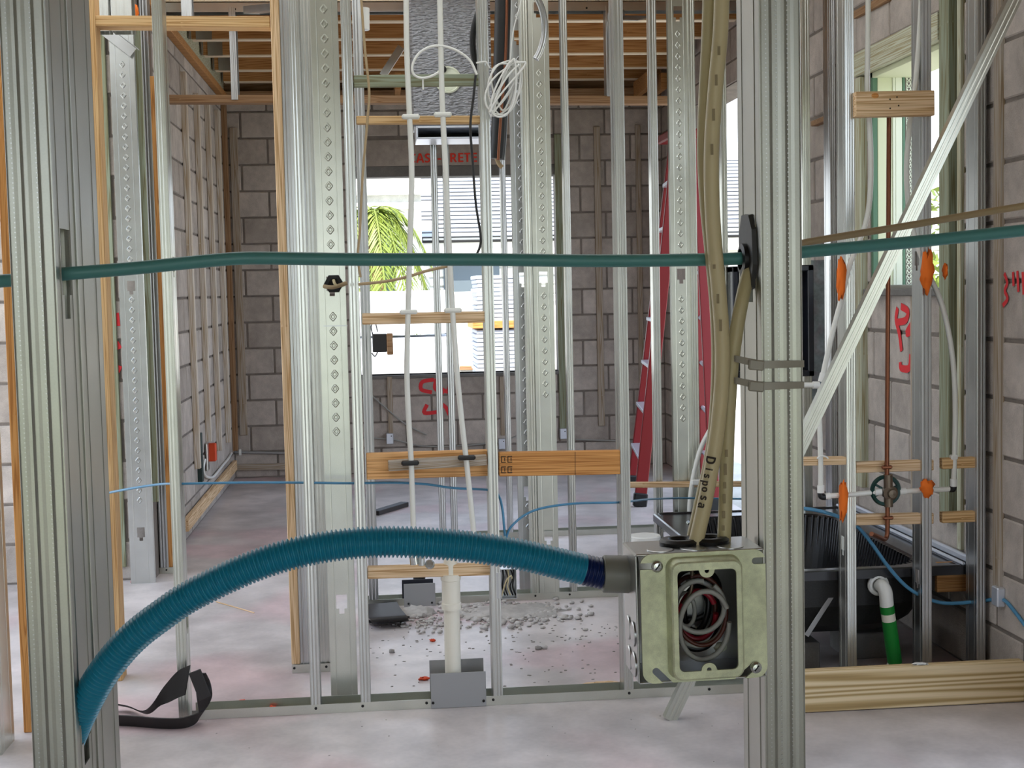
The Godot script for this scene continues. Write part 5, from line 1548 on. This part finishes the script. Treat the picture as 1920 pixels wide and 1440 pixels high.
func capsule(a: Vector2, b: Vector2, r: float) -> PackedVector2Array:
	var o := PackedVector2Array()
	var t := (b - a).angle()
	for i in 9: o.append(b + Vector2.from_angle(t - PI / 2 + PI * i / 8.0) * r)
	for i in 9: o.append(a + Vector2.from_angle(t + PI / 2 + PI * i / 8.0) * r)
	return o

func build_near() -> void:
	var zs := -1.05
	var yh := at(1400, 486, -1.082).y
	var yl := at(118, 514, -1.082).y
	# big stud at the left: two back to back
	var e := at(113, 720, zs)
	stud("big foreground steel stud at the left, blue conduit and teal tube leaving its side", Vector3(e.x, 0, zs), TOP, {"flip": true, "f": 0.0318, "d": 0.066, "m": "steel_near_dim", "holes": [yl, 1.105], "th": 0.001, "gd": 0.0008})
	stud("second foreground steel stud directly behind the big left one", Vector3(e.x + 0.001, 0, zs - 0.068), TOP, {"flip": true, "f": 0.0318, "d": 0.088, "m": "steel_near_dim", "th": 0.001, "gd": 0.0008})
	# big stud at the right
	var r := at(1430, 720, zs)
	stud("big foreground steel stud at the right, carrying the open steel box", Vector3(r.x, 0, zs), TOP, {"f": 0.0318, "d": 0.066, "m": "steel_near_dim", "holes": [yh], "th": 0.001, "gd": 0.0008})
	# dimples rolled into the flanges
	for k in [[e.x - 0.0318, 1], [r.x, -1]]:
		var dm := Sh.new()
		for i in 260:
			for c in 3:
				var p := Vector3(k[0] + [0.0045, 0.0128, 0.0215][c], 0.9 + i * 0.0036, zs + 0.0003 - (0.0 if c == 0 else 0.0004))
				dm.box(p, Vector3(0.0009, 0.0009, 0.0009), 0.0)
		var owner := get_child(get_child_count() - (3 if k[1] > 0 else 1)) as Node3D
		var dd := part(owner, "dimples", dm, M.steel2)
		dd.set_meta("kind", "stuff")
	# grommet in the right stud
	var gx := r.x - 0.0016
	var gc := Vector3(gx, at(1403, 474, -1.082).y, -1.082)
	var gr := thing("cable_grommet", "dark plastic grommet plate in the side of the right foreground stud", "grommet", gc - Vector3(0, 0.03, 0))
	part(gr, "plate", grommet_plate(gc), M.dark_grey)
	part(gr, "bushing", Sh.new().lathe(PackedVector2Array([Vector2(0.0125, -0.004), Vector2(0.0125, 0.006), Vector2(0.0085, 0.007), Vector2(0.0085, -0.004)]), 18, Transform3D(Basis(Vector3.BACK, PI / 2), Vector3(gx, yh, -1.082))), M.black)
	part(gr, "slot", Sh.new().box(gc + Vector3(-0.002, 0.013, 0.004), Vector3(0.001, 0.006, 0.003)), M.black)
	# teal tube right across
	var tt := curve([at(-60, 530, -1.10), at(0, 527, -1.095), at(60, 522, -1.09), at(118, 514, -1.082), at(250, 503, -1.082), at(400, 488, -1.08), at(470, 484, -1.08), at(560, 485, -1.08), at(700, 486.5, -1.08), at(900, 486.5, -1.08), at(1100, 489, -1.08), at(1250, 488, -1.08), at(1400, 484, -1.082), at(1500, 473, -1.084), at(1600, 464, -1.09), at(1750, 450, -1.10), at(1920, 432, -1.10), at(2000, 424, -1.10)], 6)
	one("teal_tube", Sh.new().tube(tt, 0.0051, 14), M.teal, "dark teal plastic tube running level across the whole picture, through both foreground studs", "tube")
	one("tan_cable", Sh.new().tube(curve(pz([[1470, 470], [1500, 457], [1560, 446], [1640, 433], [1720, 420], [1800, 406], [1920, 386], [2000, 372]], -1.16), 6), 0.0032, 10), M.beige, "thin tan cable above the teal tube at the right", "cable")
	# cream cables down to the box
	var ytop := at(1300, 1020, -1.05).y
	var ba := curve(pz([[1354, -40], [1351, 60], [1342, 160], [1335, 260], [1334, 350], [1339, 450], [1347, 540], [1353, 620], [1354, 700], [1347, 790], [1337, 860], [1320, 950], [1303, 1024]], -1.058), 6)
	var c1 := thing("power_cable", "front cream cable with handwriting, coming down from the top to the steel box", "cable", at(1303, 1020, -1.058))
	part(c1, "sheath", Sh.new().tube(ba, 0.0059, 14, true, PackedFloat32Array(), 1.0), M.cream)
	var up := (at(1337, 860, -1.05) - at(1311, 985, -1.05)).normalized()
	var letters := [["D", 1332, 863, 20], ["i", 1329, 880, 14], ["s", 1326, 893, 15], ["p", 1323, 906, 15], ["o", 1322, 918, 15], ["s", 1320, 934, 17], ["a", 1316, 948, 17]]
	for l in letters:
		var p := at(l[1], l[2], -1.0515)
		var xx := -up
		var bs := Basis(xx, Vector3(0, 0, 1).cross(xx), Vector3(0, 0, 1))
		lettering(c1, "handwriting", l[0], l[3] / 2450.0 * 0.95, Transform3D(bs, p - c1.position), M.ink, true)
	var c2 := thing("power_cable", "right cream cable bending from the black grommet down to the steel box", "cable", at(1357, 1020, -1.06))
	part(c2, "sheath", Sh.new().tube(curve([at(1425, 488, -1.086), at(1412, 494, -1.080), at(1400, 526, -1.072), at(1389, 575, -1.066), at(1378, 640, -1.066), at(1371, 700, -1.066), at(1366, 780, -1.066), at(1363, 860, -1.066), at(1360, 950, -1.066), at(1357, 1024, -1.066)], 6), 0.0055, 14), M.cream2)
	var k := 0
	for q in [[1364, 850, 14], [1362, 880, 22], [1361, 910, 12], [1360, 935, 18], [1359, 965, 14], [1358, 990, 10]]:
		part(c2, "print", Sh.new().box(at(q[0] - 2, q[1], -1.0605), Vector3(0.0022, q[2] / 2450.0, 0.0006), 0.0, Basis(Vector3.BACK, 0.01)), M.ink_faint)
	var c3 := thing("power_cable", "darker cream cable mostly hidden behind the handwritten one", "cable", at(1330, 100, -1.08))
	part(c3, "sheath", Sh.new().tube(curve(pz([[1331, -40], [1327, 80], [1322, 180], [1319, 280], [1324, 380], [1334, 480], [1343, 580], [1346, 680], [1341, 790], [1330, 870], [1312, 950], [1296, 1024]], -1.075), 6), 0.0052, 14), M.cream2)
	for q in [[1347, 95, 16], [1342, 150, 20], [1337, 215, 22], [1334, 280, 20], [1338, 500, 8], [1345, 560, 18], [1350, 610, 22]]:
		part(c1, "print", Sh.new().box(at(q[0] + 1, q[1], -1.0512), Vector3(0.002, q[2] / 2450.0, 0.0006)), M.ink_faint)
	var zw := Z2 + 0.07
	var wl := thing("white_pipe", "white plastic pipe bowing down behind the cream cables, clipped to a pine block", "pipe", at(1293, 1060, zw))
	part(wl, "pipe", Sh.new().tube(curve(pz([[1352, 770], [1335, 800], [1315, 838], [1301, 889], [1294, 936], [1291, 994], [1290, 1050]], zw), 6), 0.011, 10), M.pex)
	part(wl, "clip", Sh.new().box(at(1306, 904, zw), Vector3(0.05, 0.026, 0.03), 0.004), M.white)
	# zip ties round the right stud
	for q in [[679, 684, "upper"], [720, 724, "lower"]]:
		var za := thing("zip_tie", "%s of two pale zip ties round the right foreground stud" % q[2], "tie", at(1440, q[0], zs))
		var p0 := at(1381, q[0] - 6, -1.055)
		var p1 := at(1432, q[1], zs + 0.0022)
		var p2 := at(1507, q[1] - 2, zs + 0.0022)
		part(za, "band", Sh.new().ribbon(PackedVector3Array([p0 + Vector3(0, 0, -0.012), p0, p1, p2, p2 + Vector3(0.0008, 0, -0.012)]), PackedVector3Array([Vector3(0, 0.0022, 0), Vector3(0, 0.0026, 0), Vector3(0, 0.0030, 0), Vector3(0, 0.0026, 0), Vector3(0, 0.0026, 0)]), 0.0012), M.cream_clear)
		part(za, "head", Sh.new().box(p1 + Vector3(-0.006, 0.0, 0.0), Vector3(0.012, 0.0082, 0.004), 0.001, Basis(Vector3.BACK, -0.12)), M.cream_clear)
	# corrugated blue conduit
	var cl := [at(96, 1470, -1.10), at(124, 1402, -1.088), at(152, 1336, -1.072), at(192, 1264, -1.062), at(245, 1200, -1.058), at(308, 1150, -1.055), at(367, 1112, -1.055), at(480, 1060, -1.055), at(590, 1029, -1.056), at(710, 1016, -1.058), at(840, 1021, -1.06), at(960, 1037, -1.063), at(1040, 1055, -1.065), at(1095, 1068, -1.068), at(1140, 1078, -1.07)]
	var cc := even(curve(cl, 10), 0.00082)
	var cd := thing("corrugated_conduit", "bright blue corrugated conduit arching from the left stud to the steel box", "conduit", at(700, 1045, -1.06))
	var cut := cc.size() - 26
	for half in 2:
		var seg := cc.slice(0, cut + 1) if half == 0 else cc.slice(cut)
		var rad := PackedFloat32Array()
		for i in seg.size():
			var ph := (i + (0 if half == 0 else cut)) % 4
			rad.append([0.0123, 0.0123, 0.0104, 0.0104][ph])
		part(cd, "conduit" if half == 0 else "primer_stained_end", Sh.new().tube(seg, 0.012, 22, true, rad), M.conduit if half == 0 else M.conduit_end)
	# steel box
	var zf := -1.03
	var pc := (at(1202, 1034, zf) + at(1440, 1276, zf)) * 0.5
	pc.z = zf
	var tilt := 0.012
	var B := thing("junction_box", "open square steel electrical box with raised cover, wires coiled inside", "electrical box", pc + Vector3(0, -0.05, -0.03))
	B.rotation.z = tilt
	var o := Vector3(0, 0.05, 0.03)
	var W := 0.0975
	var outer := poly(rrect(W, 0.1, 0.009, 0, Vector3.ZERO))
	var inner := poly(rrect(0.0575, 0.0935, 0.008, 0, Vector3.ZERO))
	var h := W * 0.5
	var cov := plate_csg(outer, [inner, capsule(Vector2(-h - 0.01, 0.041), Vector2(-h + 0.009, 0.041), 0.0026), capsule(Vector2(h + 0.01, 0.041), Vector2(h - 0.008, 0.041), 0.0026), capsule(Vector2(-0.0385, -0.0405), Vector2(-0.026, -0.0535), 0.0028), capsule(Vector2(0.0385, -0.0405), Vector2(0.026, -0.0505), 0.0028)], 0.0018)
	cov.name = "cover_plate"
	cov.material_override = M.box_steel
	B.add_child(cov, true)
	cov.position = o
	var rg := Sh.new()
	rg.loft([rrect(0.0585, 0.0945, 0.0085, 0.0, o), rrect(0.0570, 0.093, 0.008, 0.0015, o), rrect(0.0565, 0.0925, 0.008, 0.009, o), rrect(0.0550, 0.091, 0.0075, 0.0118, o), rrect(0.0525, 0.0885, 0.0065, 0.0127, o), rrect(0.0455, 0.0775, 0.004, 0.0127, o), rrect(0.0450, 0.077, 0.004, 0.0118, o), rrect(0.0455, 0.0775, 0.004, 0.0106, o), rrect(0.0545, 0.0905, 0.0065, 0.0100, o), rrect(0.0550, 0.091, 0.0075, 0.0, o)])
	part(B, "raised_ring", rg, M.box_steel, true)
	for s in [-1.0, 1.0]:
		var ear := PackedVector2Array()
		for i in 13: ear.append(Vector2(cos(PI * i / 12.0 * -s) * 0.0058, sin(PI * i / 12.0 * -s) * 0.0052))
		ear.append(Vector2(-0.0075, 0.003 * s)); ear.append(Vector2(0.0075, 0.003 * s))
		var hole := PackedVector2Array()
		for i in 12: hole.append(Vector2.from_angle(TAU * i / 12.0) * 0.0018)
		var ec := plate_csg(ear, [hole], 0.0016)
		ec.name = "screw_ear"
		ec.material_override = M.box_steel
		B.add_child(ec, true)
		ec.position = o + Vector3(0, s * 0.0380, 0.0126)
	# box behind the cover
	var bd := 0.054
	var hw := 0.0495
	var bt := 0.0016
	var zb := -0.001
	for q in [[Vector3(-hw, 0, -bd * 0.5), Vector3(bt, 0.099, bd), "side"], [Vector3(hw, 0, -bd * 0.5), Vector3(bt, 0.099, bd), "side"], [Vector3(0, hw, -bd * 0.5), Vector3(0.099, bt, bd), "side"], [Vector3(0, -hw, -bd * 0.5), Vector3(0.099, bt, bd), "side"], [Vector3(0, 0, -bd), Vector3(0.1, 0.1, bt), "back"]]:
		part(B, q[2], Sh.new().box(o + q[0] + Vector3(-0.002, 0, zb), q[1], 0.0006), M.steel2, true)
	for q in [[-0.012, -0.015], [-0.036, -0.015], [-0.012, -0.036], [-0.036, -0.036]]:
		part(B, "knockout", Sh.new().lathe(PackedVector2Array([Vector2(0.0098, 0), Vector2(0.0098, 0.0008), Vector2(0.0088, 0.0012), Vector2(0.0, 0.0012)]), 20, Transform3D(Basis(Vector3.BACK, PI / 2), o + Vector3(-hw - 0.003, q[0] - 0.002, q[1]))), M.steel2, true)
	for q in [-0.03, -0.004, 0.025]:
		part(B, "knockout", Sh.new().lathe(PackedVector2Array([Vector2(0.0105, 0), Vector2(0.0105, 0.0005), Vector2(0.0098, 0.0007), Vector2(0.0, 0.0007)]), 20, Transform3D(Basis(), o + Vector3(q, hw + 0.0008, -0.0145))), M.steel2, true)
	# bushings where the cables enter
	for q in [[-0.011, -0.033], [0.013, -0.034]]:
		part(B, "bushing", Sh.new().lathe(PackedVector2Array([Vector2(0.0, 0.0), Vector2(0.0155, 0.0), Vector2(0.016, 0.003), Vector2(0.0135, 0.005), Vector2(0.009, 0.005), Vector2(0.0075, 0.003)]), 20, Transform3D(Basis(), o + Vector3(q[0], hw + 0.0008, q[1]))), M.black, true)
	# screws
	for q in [[-0.036, 0.041], [0.039, -0.0415]]:
		var sc := part(B, "screw", Sh.new().lathe(PackedVector2Array([Vector2(0.0045, 0), Vector2(0.0045, 0.001), Vector2(0.003, 0.0026), Vector2(0, 0.003)]), 14, Transform3D(Basis(Vector3.RIGHT, PI / 2), o + Vector3(q[0], q[1], 0.0018))), M.steel_shiny, true)
		part(sc, "screw_slot", Sh.new().box(o + Vector3(q[0], q[1], 0.0046), Vector3(0.0055, 0.0009, 0.0007), 0.0, Basis(Vector3.BACK, 0.9)), M.dark, true)
	# wires: coils seen through the opening; black ones added as the inside shade
	var wires := [["white_wire", "grey_wire", 0.0195, 0.028, 0.001, -0.008, -0.004, 0.0021], ["white_wire", "grey_wire", 0.0185, 0.021, -0.001, 0.005, -0.012, 0.0021], ["white_wire", "grey_wire", 0.022, 0.025, -0.002, -0.002, -0.020, 0.0021], ["added_black_wire", "black", 0.021, 0.031, 0.001, -0.002, -0.036, 0.0026], ["added_black_wire", "black", 0.017, 0.026, -0.003, 0.003, -0.040, 0.0026], ["added_black_wire", "black", 0.011, 0.018, 0.003, -0.004, -0.042, 0.0026], ["added_black_wire", "black", 0.023, 0.022, 0.0, 0.008, -0.044, 0.0026], ["red_wire", "red_wire", 0.0135, 0.020, 0.0, -0.004, -0.022, 0.0022], ["brown_wire", "brown_wire", 0.0165, 0.024, -0.001, 0.0, -0.034, 0.0019], ["brown_wire", "brown_wire", 0.0195, 0.026, 0.0, 0.002, -0.012, 0.0017], ["white_wire", "grey_wire", 0.008, 0.012, -0.008, -0.001, -0.030, 0.0017]]
	var i2 := 0
	for w in wires:
		var l := []
		for i in 19:
			var a := 0.5 + i2 * 0.9 + TAU * 0.93 * i / 18.0
			l.append(o + Vector3(w[4] + cos(a) * w[2], w[5] + sin(a) * w[3], w[6] + sin(a + i2) * 0.006))
		part(B, w[0], Sh.new().tube(curve(l, 3), w[7], 8), M[w[1]], true)
		i2 += 1
	part(B, "ground_clip", Sh.new().blob(o + Vector3(0.017, -0.030, -0.02), Vector3(0.005, 0.004, 0.004), 3, 0.2), M.casing, true)
	part(B, "bare_wire", Sh.new().tube(curve([o + Vector3(-0.004, 0.034, -0.02), o + Vector3(-0.006, 0.018, -0.016), o + Vector3(-0.012, 0.006, -0.02)]), 0.0016, 7), M.bronze, true)
	# connector between conduit and box
	var q0 := at(1130, 1076, -1.068)
	var q1 := at(1184, 1077, -1.068)
	var cn := thing("conduit_connector", "grey plastic connector joining the blue conduit to the steel box", "connector", q0.lerp(q1, 0.5) - Vector3(0, 0.015, 0))
	var dx := (q1 - q0).normalized()
	part(cn, "barrel", Sh.new().tube(PackedVector3Array([q0, q0 + dx * 0.001, q1 + dx * 0.001]), 0.0145, 26, true, PackedFloat32Array([0.0138, 0.0148, 0.0148])), M.grey_plastic)
	part(cn, "lock_ring", Sh.new().tube(PackedVector3Array([q1 - dx * 0.001, q1 + dx * 0.003]), 0.0168, 26), M.grey_plastic)

func grommet_plate(c: Vector3) -> Sh:
	var l0 := []
	var l1 := []
	var l2 := []
	for p in [[-0.012, 0.031], [0.010, 0.030], [0.020, 0.018], [0.023, -0.010], [0.016, -0.028], [-0.010, -0.031], [-0.021, -0.014], [-0.021, 0.016]]:
		l0.append(c + Vector3(0.001, p[1], p[0]))
		l1.append(c + Vector3(-0.0025, p[1] * 0.97, p[0] * 0.95))
		l2.append(c + Vector3(-0.003, 0.0, 0.0))
	return Sh.new().loft([l0, l1, l2])

func _ready() -> void:
	setup_view()
	make_materials()
	make_diamond()
	build_shell()
	build_outside()
	build_ceiling()
	build_left()
	build_back()
	build_middle()
	build_right()
	build_near()
